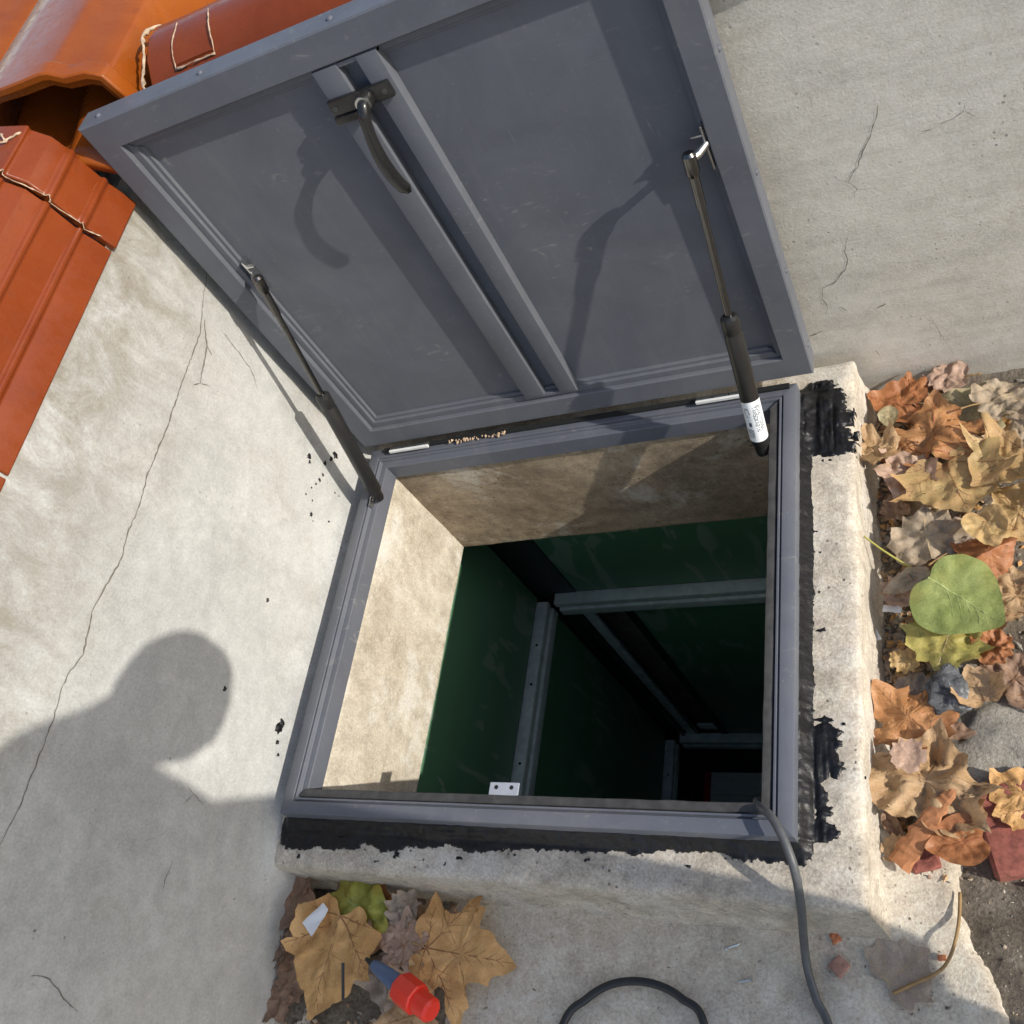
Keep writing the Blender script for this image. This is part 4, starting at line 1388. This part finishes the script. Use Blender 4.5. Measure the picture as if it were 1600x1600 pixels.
    if stem:
        a = shape(0, 0.02)
        q = Vector((a.x, a.y, a.z))
        bend = rnd.uniform(-0.2, 0.2)
        P = spline([q, q + Vector((bend * 0.3 * stem, -0.4 * stem, 0.03)) * size, q + Vector((bend * stem, -stem, 0.04 - 0.02)) * size], 5)
        MB().tube(P, [0.0013] * (len(P) - 2) + [0.0017, 0.0020], 6).build('stem', M['stem'] if pal in ('green', 'yellow', 'yellowgreen', 'greenyellow') else M['stem_brown'], root, smooth=True, local=True)
    return root


# --- right hand bed, from the rear wall towards the front
leaf('pale beige leaf against the foot of the rear wall', 1480, 590, 0.085, 170, 'torn', 'pink', None, -0.128, crumple=0.08, seed=1, cup=0.4)
leaf('large khaki leaf by the rear wall, overlapping the orange leaf', 1520, 640, 0.120, 60, 'broad', 'khaki', 'pale', -0.112, crumple=0.06, fold=0.28, seed=2, stem=0.4)
leaf('pale brown crumpled leaf at the right edge near the rear wall', 1565, 622, 0.105, 20, 'torn', 'pale', 'pale', -0.100, crumple=0.10, seed=3)
leaf('rust leaf tucked between curb end and rear wall', 1405, 628, 0.105, 160, 'broad', 'rust', 'rust', -0.124, crumple=0.07, cup=0.5, seed=4)
leaf('small olive leaf curled on top of the rust leaf by the curb', 1388, 648, 0.052, 270, 'slim', 'khaki', 'pale', -0.104, crumple=0.05, cup=1.4, wide=1.6, seed=5, stem=0)
leaf('bright orange lobed leaf, the most vivid near the rear wall', 1458, 678, 0.145, 85, 'plane', 'orange', 'rust', -0.102, crumple=0.07, cup=-0.25, seed=6, stem=0.0)
leaf('yellow-beige spiky leaf lapping onto the curb side', 1368, 716, 0.098, 185, 'plane', 'tan', 'pale', -0.098, crumple=0.10, fold=0.55, tilt=(0, 28), seed=7, stem=0.0)
leaf('pink-brown leaf with a dark slit beside the curb', 1418, 742, 0.100, 250, 'broad', 'pink', 'pale', -0.108, crumple=0.07, cup=0.3, seed=8, stem=0.0, wide=0.8)
leaf('large golden leaf with green patches below the orange leaf', 1492, 752, 0.142, 285, 'broad', 'yellow', 'dark', -0.096, crumple=0.045, seed=9, stem=0.0)
leaf('golden leaf lying at the right edge beside the large golden one', 1568, 725, 0.115, 220, 'broad', 'yellow', 'dark', -0.094, crumple=0.05, cup=0.3, seed=10, stem=0)
leaf('small dark brown leaf in the shade next to the soil strip', 1398, 795, 0.060, 200, 'torn', 'brown', None, -0.132, crumple=0.08, seed=11, stem=0)
leaf('large wrinkled grey-tan leaf in the middle of the right bed', 1450, 838, 0.122, 95, 'torn', 'pale', 'pale', -0.105, crumple=0.10, fold=-0.25, seed=12, wide=1.15, stem=0)
leaf('dark grey-brown leaf behind the wrinkled tan one', 1505, 850, 0.095, 40, 'broad', 'greybrown', None, -0.118, crumple=0.07, seed=13, stem=0.4)
leaf('small amber leaf with a green fringe at the right edge', 1540, 820, 0.075, 290, 'heart', 'yellow', 'dark', -0.080, crumple=0.06, cup=0.6, seed=14, stem=0)
leaf('rust leaf folded like a tent above the green leaf', 1545, 862, 0.085, 30, 'broad', 'rust', 'rust', -0.085, crumple=0.05, fold=-0.7, seed=15, stem=0)
leaf('pale curled leaf strip beside the stem end of the green leaf', 1425, 905, 0.085, 205, 'slim', 'pale', None, -0.105, crumple=0.10, cup=1.6, wide=1.0, seed=16, stem=0)
leaf('brown hollow leaf fragment left of the green leaf', 1405, 925, 0.075, 150, 'torn', 'pink', None, -0.120, crumple=0.08, cup=1.0, seed=17, stem=0)
leaf('big smooth green leaf, the only fully green one', 1493, 930, 0.140, 320, 'heart', 'green', 'green', -0.074, crumple=0.025, cup=-0.25, wide=1.08, seed=18, stem=0)
leaf('tattered yellow-green leaf with black rot below the green leaf', 1478, 1002, 0.120, 250, 'torn', 'yellowgreen', 'pale', -0.108, crumple=0.06, seed=19, wide=1.2, stem=0)
leaf('little golden leaf scrap under the tattered yellow-green leaf', 1413, 1033, 0.052, 270, 'torn', 'yellow', None, -0.128, crumple=0.08, seed=20, stem=0)
leaf('orange-brown scrap at the right edge beside the tattered leaf', 1552, 1010, 0.070, 30, 'torn', 'rust', None, -0.110, crumple=0.1, seed=21, stem=0)
leaf('small tan leaf with dark middle beside the cinder lump', 1528, 1075, 0.066, 110, 'broad', 'tan', 'dark', -0.112, crumple=0.04, cup=0.5, seed=22, stem=0)
leaf('orange-brown maple-like leaf with a hole beside the curb', 1418, 1122, 0.125, 130, 'plane', 'orange', 'dark', -0.112, crumple=0.05, cup=-0.2, seed=23, stem=0.0, wide=0.95)
leaf('large crumpled tan leaf beside the curb, biggest of the lower right bed', 1447, 1222, 0.165, 75, 'broad', 'tan', 'pale', -0.105, crumple=0.13, seed=24, stem=0.0, wide=0.85)
leaf('pale fragment sitting on the top of the crumpled tan leaf', 1418, 1180, 0.060, 140, 'torn', 'pink', None, -0.082, crumple=0.03, edge=0.1, seed=25, stem=0)
leaf('pale tan triangular leaf beside the red brick piece', 1500, 1270, 0.090, 30, 'torn', 'tan', 'pale', -0.110, crumple=0.05, seed=26, stem=0)
leaf('glossy rust leaf in front of the red brick piece', 1502, 1316, 0.085, 195, 'heart', 'rust', 'rust', -0.110, crumple=0.05, fold=0.35, wide=0.9, seed=27, stem=0)
leaf('small yellow leaf scrap at the curb foot near the bark strip', 1400, 1325, 0.050, 100, 'torn', 'tan', None, -0.128, crumple=0.05, seed=28, stem=0)
leaf('dark rolled leaf at the curb foot beside the crumpled tan leaf', 1392, 1288, 0.055, 300, 'slim', 'brown', None, -0.128, crumple=0.1, cup=1.5, seed=29, stem=0)
leaf('dry brown leaf at the far right beyond the cinder lump', 1585, 1060, 0.090, 60, 'broad', 'brown', 'dark', -0.125, crumple=0.08, seed=30, stem=0)
leaf('tan leaf at the far right edge below the golden leaves', 1590, 930, 0.10, 100, 'broad', 'tan', 'dark', -0.110, crumple=0.08, seed=31, stem=0)
leaf('grey-brown faded leaf on the paving at the lower right corner', 1410, 1515, 0.085, 40, 'broad', 'greybrown', 'pale', -0.1505, crumple=0.02, edge=0.01, tilt=(0.5, 0.5), seed=32, stem=0)
for k_, (lb, px, py, sz, an, kd, pl, vn, zz) in enumerate([
        ('brown leaf half under the large khaki leaf by the rear wall', 1470, 625, 0.09, 200, 'broad', 'brown', 'dark', -0.135),
        ('ochre leaf under the vivid orange leaf, towards the wall edge', 1525, 700, 0.12, 150, 'broad', 'ochre', 'dark', -0.128),
        ('pale leaf beneath the large golden leaf near the curb', 1440, 795, 0.09, 330, 'torn', 'pale', 'pale', -0.135),
        ('dull brown leaf under the wrinkled grey-tan leaf', 1480, 880, 0.11, 190, 'broad', 'brown', 'dark', -0.132),
        ('amber leaf at the right margin beside the rust tent-like leaf', 1592, 800, 0.11, 120, 'broad', 'yellow', 'dark', -0.120),
        ('rust leaf scrap showing under the tattered yellow-green leaf', 1535, 985, 0.08, 10, 'torn', 'rust', None, -0.130),
        ('grey-brown leaf flat on the soil left of the cinder lump', 1430, 1075, 0.07, 70, 'torn', 'greybrown', None, -0.140),
        ('brown curled leaf between the orange-brown leaf and concrete lump', 1480, 1140, 0.07, 350, 'slim', 'brown', None, -0.135),
        ('ochre leaf at the right margin next to the concrete lump', 1596, 1240, 0.09, 140, 'broad', 'ochre', 'dark', -0.130),
        ('pale leaf scrap under the glossy rust leaf', 1470, 1305, 0.06, 240, 'torn', 'pale', None, -0.138),
        ('beige leaf at the right margin under the rear wall', 1595, 690, 0.10, 300, 'broad', 'pale', 'pale', -0.118)]):
    leaf(lb, px, py, sz, an, kd, pl, vn, zz, crumple=0.07, cup=0.2, seed=70 + k_, stem=0.0)
# --- front left pile
leaf('brown dull leaf leaning between wall and curb front', 455, 1405, 0.105, 120, 'broad', 'brown', 'dark', -0.115, crumple=0.06, cup=0.3, seed=40, stem=0)
leaf('dark brown leaf pressed under the curb front edge', 548, 1378, 0.085, 170, 'torn', 'brown', None, -0.112, crumple=0.06, seed=41, stem=0)
leaf('green and gold curved leaf under the curb front', 552, 1412, 0.150, 335, 'heart', 'greenyellow', 'green', -0.098, crumple=0.07, cup=-0.45, curl=-0.15, wide=0.85, seed=42, stem=0.0)
leaf('grey-brown torn leaf standing by the curb front', 636, 1420, 0.075, 80, 'torn', 'greybrown', 'pale', -0.108, crumple=0.12, fold=0.4, seed=43, stem=0)
leaf('small curled brown leaf beside the left wall base', 432, 1490, 0.065, 250, 'torn', 'brown', None, -0.125, crumple=0.12, cup=0.9, seed=44, stem=0)
leaf('tan leaf partly under the big ochre leaf of the front pile', 598, 1455, 0.085, 100, 'broad', 'pink', 'dark', -0.106, crumple=0.05, seed=45, stem=0)
leaf('pink-tan lobed leaf between the two big ochre leaves', 632, 1474, 0.100, 95, 'plane', 'pink', 'dark', -0.104, crumple=0.04, seed=46, stem=0, wide=0.75)
leaf('big ochre leaf with dark veins at the left of the front pile', 516, 1490, 0.190, 258, 'broad', 'ochre', 'dark', -0.094, crumple=0.045, cup=0.12, edge=0.06, seed=47, stem=0.0, wide=0.80)
leaf('big ochre lobed leaf at the right of the front pile', 716, 1490, 0.170, 358, 'plane', 'ochre', 'dark', -0.112, crumple=0.03, cup=-0.12, edge=0.04, seed=48, stem=0.15, wide=0.85)
leaf('dark leaf in the lower left corner by the wall base', 432, 1562, 0.085, 100, 'torn', 'brown', None, -0.13, crumple=0.09, seed=49, stem=0)
leaf('tan leaf at the very bottom under the red collar tool', 640, 1590, 0.12, 200, 'broad', 'tan', 'dark', -0.125, crumple=0.05, seed=50, stem=0)

for k_, (lb, px, py, sz, an, kd, pl, vn, zz) in enumerate([
        ('dull brown leaf beside the white scrap, under the big ochre leaf', 462, 1450, 0.10, 160, 'broad', 'brown', 'dark', -0.128),
        ('grey-brown leaf under the blue-grey tool', 610, 1530, 0.10, 280, 'broad', 'greybrown', 'pale', -0.128),
        ('brown leaf at the left foot of the big ochre leaf', 455, 1535, 0.085, 220, 'torn', 'brown', 'dark', -0.128),
        ('tan leaf peeping out between curb front and lobed ochre leaf', 668, 1440, 0.08, 60, 'torn', 'tan', 'pale', -0.130),
        ('golden-brown leaf under the green and gold leaf', 588, 1432, 0.09, 320, 'broad', 'rust', 'rust', -0.122)]):
    leaf(lb, px, py, sz, an, kd, pl, vn, zz, crumple=0.06, cup=0.2, seed=90 + k_, stem=0.0)

# leaf litter and crumbs: nobody could count these
def litter(name, label, regions, count, mats, seed, sizes=(0.002, 0.009)):
    rnd = random.Random(seed)
    groups = [MB() for _ in mats]
    for i in range(count):
        (x0, x1, y0, y1) = rnd.choice(regions)
        x = rnd.uniform(x0, x1); y = rnd.uniform(y0, y1)
        s = sizes[0] + (sizes[1] - sizes[0]) * rnd.random() ** 2.2
        z = max(float(soil_h(np.array(x), np.array(y))), -0.2) + s * 0.25
        if y < -0.62 and x < 0.9:
            z = float(paving_h(np.array(x), np.array(y))) + s * 0.2
        g = groups[rnd.randrange(len(mats))]
        c = Vector((x, y, z))
        rot = Matrix.Rotation(rnd.uniform(0, 6.28), 3, 'Z') @ Matrix.Rotation(rnd.uniform(-0.7, 0.7), 3, 'X') @ Matrix.Rotation(rnd.uniform(-0.7, 0.7), 3, 'Y')
        e = (1.0, rnd.uniform(0.25, 0.9), rnd.uniform(0.1, 0.5))
        g.add([c + rot @ Vector((q[0] * e[0], q[1] * e[1], q[2] * e[2])) * s * rnd.uniform(0.7, 1.3) for q in ((1, 0, 0), (-1, 0.2, 0), (0, 1, 0.1), (0, -1, 0), (0.1, 0, 1), (0, 0, -1))],
              [(0, 2, 4), (2, 1, 4), (1, 3, 4), (3, 0, 4), (2, 0, 5), (1, 2, 5), (3, 1, 5), (0, 3, 5)])
    me = bpy.data.meshes.new(name)
    v = []; f = []; mi = []
    for k, g in enumerate(groups):
        n = len(v)
        v += g.v; f += [tuple(i + n for i in q) for q in g.f]; mi += [k] * len(g.f)
    me.from_pydata(v, [], f)
    for m in mats: me.materials.append(m)
    me.polygons.foreach_set('material_index', mi)
    me.update()
    o = bpy.data.objects.new(name, me); COL.objects.link(o)
    tag(o, label, 'litter', kind='stuff')


CR = [M['soil'], LEAF['brown'], LEAF['tan'], M['lump'], LEAF['greybrown'], LEAF['ochre'], LEAF['pale']]
litter('leaf_litter', 'crumbs of soil, bark and broken leaf in the right bed', [(0.835, 1.10, -0.66, 0.07), (0.835, 0.90, -0.62, 0.05), (0.84, 0.93, -0.62, -0.3)], 5200, CR, 5)
litter('leaf_litter', 'crumbs of soil and broken leaf under the front pile', [(-0.03, 0.22, -1.0, -0.725), (0.10, 0.24, -0.80, -0.73)], 2200, CR[:5] + [LEAF['pale'], LEAF['tan']], 6)
litter('sand_grains', 'loose grit scattered on the paving and apron', [(0.2, 1.1, -1.05, -0.73), (0.84, 1.1, -0.95, -0.62)], 1300, [M['slab'], M['lump'], M['soil'], LEAF['pale']], 7, (0.0006, 0.0028))

# ================================================================== STONES, BRICKS, SMALL THINGS
def rock(name, label, cat, c, size, mat, seed, group=None, cuts=3, rough_=0.22, box=False, rotz=0.0):
    bm = bmesh.new()
    if box:
        bmesh.ops.create_cube(bm, size=1.0)
        bmesh.ops.bevel(bm, geom=bm.edges[:], offset=0.06, segments=1, affect='EDGES')
        bmesh.ops.subdivide_edges(bm, edges=bm.edges[:], cuts=4, use_grid_fill=True)
    else:
        bmesh.ops.create_icosphere(bm, subdivisions=cuts + 1, radius=0.5)
    s0 = Vector((seed * 3.7, seed * 1.3, 0))
    for v in bm.verts:
        q = v.co.copy()
        k = 1 + rough_ * (mnoise.noise(q * 2.2 + s0) + 0.6 * mnoise.noise(q * 5.5 + s0) + 0.35 * mnoise.noise(q * 13 + s0))
        v.co = Vector((q.x * size[0] * k, q.y * size[1] * k, q.z * size[2] * k))
    bmesh.ops.rotate(bm, verts=bm.verts, matrix=Matrix.Rotation(R(rotz), 3, 'Z'))
    me = bpy.data.meshes.new(name)
    bm.to_mesh(me); bm.free()
    me.polygons.foreach_set('use_smooth', [not box] * len(me.polygons))
    me.materials.append(mat)
    o = bpy.data.objects.new(name, me); COL.objects.link(o)
    o.location = c
    return tag(o, label, cat, group)


def cinder_mat():
    m, nt, b = new_mat('cinder')
    c = coords(nt)
    n = noise_tex(nt, c, 55, 8, 0.75, 0.5)
    nt.links.new(ramp(nt, n, [(0.35, (0.03, 0.032, 0.036)), (0.55, (0.17, 0.175, 0.18)), (0.68, (0.55, 0.57, 0.60))]), b.inputs['Base Color'])
    b.inputs['Roughness'].default_value = 0.85
    bump(nt, b, n, 1.0, 0.008)
    return m


M['cinder'] = cinder_mat()
rock('cinder_stone', 'sparkling dark grey cinder lump among the right hand leaves', 'stone', gz(1482, 1080, -0.118), (0.052, 0.072, 0.042), M['cinder'], 3, rotz=-20, rough_=0.35)
rock('concrete_lump', 'rounded pale concrete lump at the right edge beside the crumpled leaf', 'stone', gz(1575, 1165, -0.158), (0.15, 0.13, 0.05), M['lump'], 5, rough_=0.25)
rock('grey_stone', 'grey flat stone beside the cinder lump under the tattered leaf', 'stone', gz(1505, 1035, -0.138), (0.06, 0.05, 0.03), M['lump'], 8, rough_=0.3)
rock('brick_piece', 'large red brick piece at the right edge of the lower bed', 'brick', gz(1588, 1300, -0.156), (0.075, 0.105, 0.05), M['brick'], 9, 'broken brick pieces', box=True, rough_=0.04, rotz=12)
rock('brick_piece', 'small rounded red brick chip below the bark strip', 'brick', gz(1444, 1345, -0.142), (0.034, 0.026, 0.022), M['brick'], 10, 'broken brick pieces', box=True, rough_=0.12, rotz=20)
rock('brick_piece', 'tiny orange brick chip just below the curb front corner', 'brick', gz(1305, 1465, -0.146), (0.010, 0.011, 0.008), M['brick_orange'], 11, 'broken brick pieces', box=True, rough_=0.25, rotz=30)
rock('brick_piece', 'flat pinkish brick chip on the shaded paving right of the cable', 'brick', gz(1312, 1510, -0.148), (0.018, 0.017, 0.006), M['chip'], 12, 'broken brick pieces', box=True, rough_=0.2, rotz=50)
rock('brick_piece', 'tiny orange chip beside the dry stalk', 'brick', gz(1472, 1497, -0.148), (0.009, 0.006, 0.005), M['brick_orange'], 13, 'broken brick pieces', box=True, rough_=0.25, rotz=10)

# bark strip
P = spline([gz(1405, 1352, -0.125), gz(1432, 1310, -0.110), gz(1462, 1268, -0.098), gz(1492, 1232, -0.094)], 8)
bs = MB().tube(P, [(0.013 * (1 - 0.7 * (i / len(P)) ** 2) + 0.001) * (1 + 0.35 * mnoise.noise(Vector((i * 0.6, 3, 1)))) for i in range(len(P))], 11, squash=0.30)
bs.v = [tuple(Vector(q) + mnoise.noise_vector(Vector(q) * 120) * 0.0022) for q in bs.v]
bs = bs.build('bark_strip', M['bark'], smooth=False)
tag(bs, 'long orange-brown bark strip lying across the crumpled tan leaf', 'bark')


def screw(label, p0, p1):
    r = empty('screw', p0)
    tag(r, label, 'screw', 'loose screws on the paving')
    p0 = Vector(p0); p1 = Vector(p1); d = (p1 - p0).normalized()
    MB().tube([p0, p0 + d * 0.0012, p0 + d * 0.0030], [0.0044, 0.0044, 0.0022], 12).build('head', M['zinc'], r, angle=40)
    L = (p1 - p0).length
    P = [p0 + d * (0.003 + (L - 0.003) * i / 22) for i in range(23)]
    MB().tube(P, [(0.0022 if i % 2 else 0.0016) * (1 if i < 19 else (23 - i) / 5) for i in range(23)], 8).build('shank', M['zinc'], r, smooth=True)


screw('zinc screw on the paving close under the curb front', gz(1134, 1482, -.1455), gz(1157, 1474, -.148))
screw('zinc screw on the paving near the lower edge', gz(1174, 1530, -.1455), gz(1152, 1535, -.148))

nl = MB().tube([gz(536, 1505, -0.078), gz(536, 1530, -0.076), gz(536, 1562, -0.074)], [0.0022, 0.0022, 0.0022], 8).build('nail', M['steel_dark'], angle=30)
tag(nl, 'grey metal nail lying on the big ochre leaf', 'nail')


def scrap(label, px, py, w, h, ang, z, seed):
    rnd = random.Random(seed)
    c = gz(px, py, z)
    v = []; f = []
    n = 5
    for j in range(n):
        for i in range(n):
            u = (i / (n - 1) - 0.5) * w; t = (j / (n - 1) - 0.5) * h
            u *= 1 - 0.5 * (j / (n - 1)) * (seed % 2)
            v.append(c + Matrix.Rotation(R(ang), 3, 'Z') @ Vector((u, t, 0.10 * u + 0.004 * mnoise.noise(Vector((u * 60, t * 60, seed))))))
    for j in range(n - 1):
        for i in range(n - 1):
            k = j * n + i
            f.append((k, k + 1, k + 1 + n, k + n))
    o = mesh_obj('paper_scrap', v, f, M['paper'])
    s = o.modifiers.new('thick', 'SOLIDIFY'); s.thickness = 0.0006
    tag(o, label, 'paper', 'white paper scraps')


scrap('torn white paper scrap tucked between the front pile leaves', 494, 1434, 0.030, 0.042, -35, -0.070, 1)
scrap('small white paper strip on the soil left of the green leaf', 1394, 951, 0.024, 0.011, -8, -0.118, 2)
scrap('tiny white paper bit at the curb foot below the white strip', 1368, 990, 0.010, 0.020, 15, -0.135, 3)

# pointed tool: tapered blue-grey nozzle in a red collar
tl = empty('pointed_tool', gz(680, 1560, -0.08))
tag(tl, 'blue-grey tapered tool with bright red collar among the front leaves', 'tool')
a = gz(572, 1498, -0.072); b = gz(622, 1538, -0.066); c = gz(700, 1600, -0.060)
d = (b - a).normalized()
MB().tube([a, a.lerp(b, 0.08), a.lerp(b, 0.22)], [0.0022, 0.0034, 0.0048], 14).build('tip', M['gasket'], tl, angle=40)
MB().tube([a.lerp(b, 0.22), a.lerp(b, 0.30), a.lerp(b, 0.7), b + d * 0.02], [0.0062, 0.0085, 0.0115, 0.0140], 16, squash=0.8).build('nozzle', M['tool_blue'], tl, angle=40)
q = b + d * 0.005
rr = MB()
rr.tube([q, q + d * 0.004, q + d * 0.034, q + d * 0.036], [0.0195, 0.0215, 0.0215, 0.019], 8)
rr.build('collar', M['tool_red'], tl, angle=30)
MB().tube([q + d * 0.034, q + d * 0.060, q + d * 0.064], [0.0165, 0.0165, 0.013], 18).build('body', M['tool_red'], tl, angle=40)

# ================================================================== THE PERSON TAKING THE PICTURE (outside the frame, casts the shadow)
def person():
    root = empty('person', (1.55, -1.15, GZ))
    tag(root, 'person in a sand coloured coat bending towards the hatch, outside the frame on the right', 'person')
    J = {
        'pelvis': (1.58, -1.22, 0.80, .135), 'waist': (1.53, -1.14, 0.95, .135), 'chest': (1.46, -1.04, 1.09, .150), 'upper': (1.42, -0.965, 1.135, .120),
        'neck': (1.375, -0.885, 1.06, .052), 'skull0': (1.345, -0.840, 1.005, .066), 'skull1': (1.315, -0.795, 0.955, .088), 'chin': (1.285, -0.765, 0.905, .066),
        'shL': (1.31, -1.06, 1.12, .075), 'elL': (1.20, -1.13, 0.98, .048), 'wrL': (1.095, -1.02, 1.05, .032), 'haL': (1.075, -0.995, 1.085, .030),
        'shR': (1.55, -1.00, 1.09, .075), 'elR': (1.56, -1.00, 0.86, .048), 'wrR': (1.45, -1.06, 0.70, .034), 'haR': (1.44, -1.07, 0.64, .032),
        'hipL': (1.50, -1.24, 0.74, .105), 'knL': (1.46, -1.16, 0.37, .072), 'anL': (1.53, -1.24, -0.06, .050), 'toL': (1.42, -1.20, -0.12, .036),
        'hipR': (1.60, -1.12, 0.74, .105), 'knR': (1.50, -0.96, 0.39, .074), 'anR': (1.58, -1.02, -0.06, .050), 'toR': (1.47, -0.98, -0.12, .036)}
    for k_, (x_, y_, z_, r_) in list(J.items()):
        if k_[:2] not in ('an', 'to', 'kn'):
            J[k_] = (x_, y_ + (0.175 + SUN.y / SUN.x) * (x_ + 0.04), z_ + (SUN.z / SUN.x - 0.54) * (x_ + 0.04), r_)
    names = list(J)
    E_ = [('pelvis', 'waist'), ('waist', 'chest'), ('chest', 'upper'), ('upper', 'neck'), ('neck', 'skull0'), ('skull0', 'skull1'), ('skull1', 'chin'),
          ('chest', 'shL'), ('shL', 'elL'), ('elL', 'wrL'), ('wrL', 'haL'), ('chest', 'shR'), ('shR', 'elR'), ('elR', 'wrR'), ('wrR', 'haR'),
          ('pelvis', 'hipL'), ('hipL', 'knL'), ('knL', 'anL'), ('anL', 'toL'), ('pelvis', 'hipR'), ('hipR', 'knR'), ('knR', 'anR'), ('anR', 'toR')]
    # fingers
    for hn, tips in (('haL', [(1.045, -1.00, 1.20), (1.035, -1.01, 1.185), (1.032, -1.023, 1.17), (1.035, -1.035, 1.155), (1.06, -1.005, 1.135)]),
                     ('haR', [(1.425, -1.075, 0.665), (1.420, -1.09, 0.655), (1.422, -1.107, 0.655), (1.43, -1.122, 0.663), (1.42, -1.06, 0.705)])):
        h = Vector(J[hn][:3])
        for i, t in enumerate(tips):
            t = Vector(t)
            md = h.lerp(t, 0.55) + Vector((0.0, 0.004, 0.006))
            J[hn + 'm%d' % i] = (md.x, md.y, md.z, .0095); J[hn + 't%d' % i] = (t.x, t.y, t.z, .0075)
            E_ += [(hn, hn + 'm%d' % i), (hn + 'm%d' % i, hn + 't%d' % i)]
    names = list(J)
    off = Vector(root.location)
    me = bpy.data.meshes.new('body')
    me.from_pydata([tuple(Vector(J[n][:3]) - off) for n in names], [(names.index(a), names.index(b)) for a, b in E_], [])
    o = bpy.data.objects.new('body', me); COL.objects.link(o); o.parent = root
    sk = o.modifiers.new('skin', 'SKIN')
    sk.use_smooth_shade = True
    for i, n in enumerate(names):
        me.skin_vertices[0].data[i].radius = (J[n][3], J[n][3])
        me.skin_vertices[0].data[i].use_root = (n == 'pelvis')
    sb = o.modifiers.new('sub', 'SUBSURF'); sb.levels = 2; sb.render_levels = 2
    me.materials.append(M['coat'])
    # head: a face turned down to the hatch, hair over the crown
    hc = (Vector(J['skull1'][:3]) + Vector((-0.005, 0.005, -0.005))); ax = (Vector(J['chin'][:3]) - Vector(J['neck'][:3])).normalized()
    hd = bmesh.new(); bmesh.ops.create_icosphere(hd, subdivisions=4, radius=1.0)
    fw = Vector((-0.6, 0.35, -0.7)).normalized(); fw = (fw - ax * fw.dot(ax)).normalized(); sd = ax.cross(fw)
    for v in hd.verts:
        q = v.co.copy()                       # x = side, y = forward, z = up the skull (away from chin)
        r = Vector((q.x * 0.076, q.y * 0.096, q.z * 0.112))
        if q.z < 0: r.x *= 1 - 0.28 * q.z * q.z; r.y *= 1 - 0.12 * q.z * q.z
        nose = math.exp(-((q.x / 0.13) ** 2 + ((q.z + 0.12) / 0.22) ** 2)) * (q.y > 0)
        r.y += 0.020 * nose
        for ex in (-0.36, 0.36):
            r.y -= 0.010 * math.exp(-(((q.x - ex) / 0.16) ** 2 + ((q.z - 0.08) / 0.12) ** 2)) * (q.y > 0)
        r.y -= 0.006 * math.exp(-((q.x / 0.3) ** 2 + ((q.z + 0.47) / 0.05) ** 2)) * (q.y > 0)
        ear = math.exp(-(((abs(q.x) - 1.0) / 0.12) ** 2 + ((q.z + 0.02) / 0.22) ** 2 + ((q.y + 0.05) / 0.16) ** 2))
        r.x += math.copysign(0.016 * ear, q.x)
        v.co = hc + sd * r.x + fw * r.y - ax * r.z - off
    hm = bpy.data.meshes.new('head'); hd.to_mesh(hm); hd.free()
    hm.polygons.foreach_set('use_smooth', [True] * len(hm.polygons)); hm.materials.append(M['skin'])
    ho = bpy.data.objects.new('head', hm); COL.objects.link(ho); ho.parent = root
    hr = bmesh.new(); bmesh.ops.create_icosphere(hr, subdivisions=4, radius=1.0)
    dele = []
    for v in hr.verts:
        q = v.co.copy()
        if q.y > 0.45 and q.z < 0.55: dele.append(v)
        if q.z < -0.25: dele.append(v)
        v.co = hc + sd * q.x * 0.084 + fw * q.y * 0.104 - ax * (q.z * 0.120) - off + Vector((0, 0, 0.004)) * mnoise.noise(q * 9)
    bmesh.ops.delete(hr, geom=list(set(dele)), context='VERTS')
    rm = bpy.data.meshes.new('hair'); hr.to_mesh(rm); hr.free(); rm.materials.append(M['hair'])
    ro = bpy.data.objects.new('hair', rm); COL.objects.link(ro); ro.parent = root
    # coat skirt hanging from the waist to the knees
    v = []; f = []
    n = 28
    for j, (cx, cy, cz, rx, ry) in enumerate(((1.49, -1.18, 1.20, .13, .17), (1.53, -1.22, 1.06, .13, .21), (1.56, -1.21, 0.92, .13, .25), (1.56, -1.19, 0.70, .13, .275), (1.55, -1.17, 0.46, .13, .29), (1.55, -1.17, 0.30, .13, .295))):
        for k in range(n):
            a = 2 * math.pi * k / n
            w = 1 + 0.04 * math.sin(a * 7) * (j > 2)
            v.append((cx + rx * w * math.cos(a), cy + ry * w * math.sin(a), cz))
    for j in range(5):
        for k in range(n):
            f.append((j * n + k, j * n + (k + 1) % n, (j + 1) * n + (k + 1) % n, (j + 1) * n + k))
    c = mesh_obj('coat', v, f, M['coat'], root, True)
    s = c.modifiers.new('thick', 'SOLIDIFY'); s.thickness = 0.006


person()
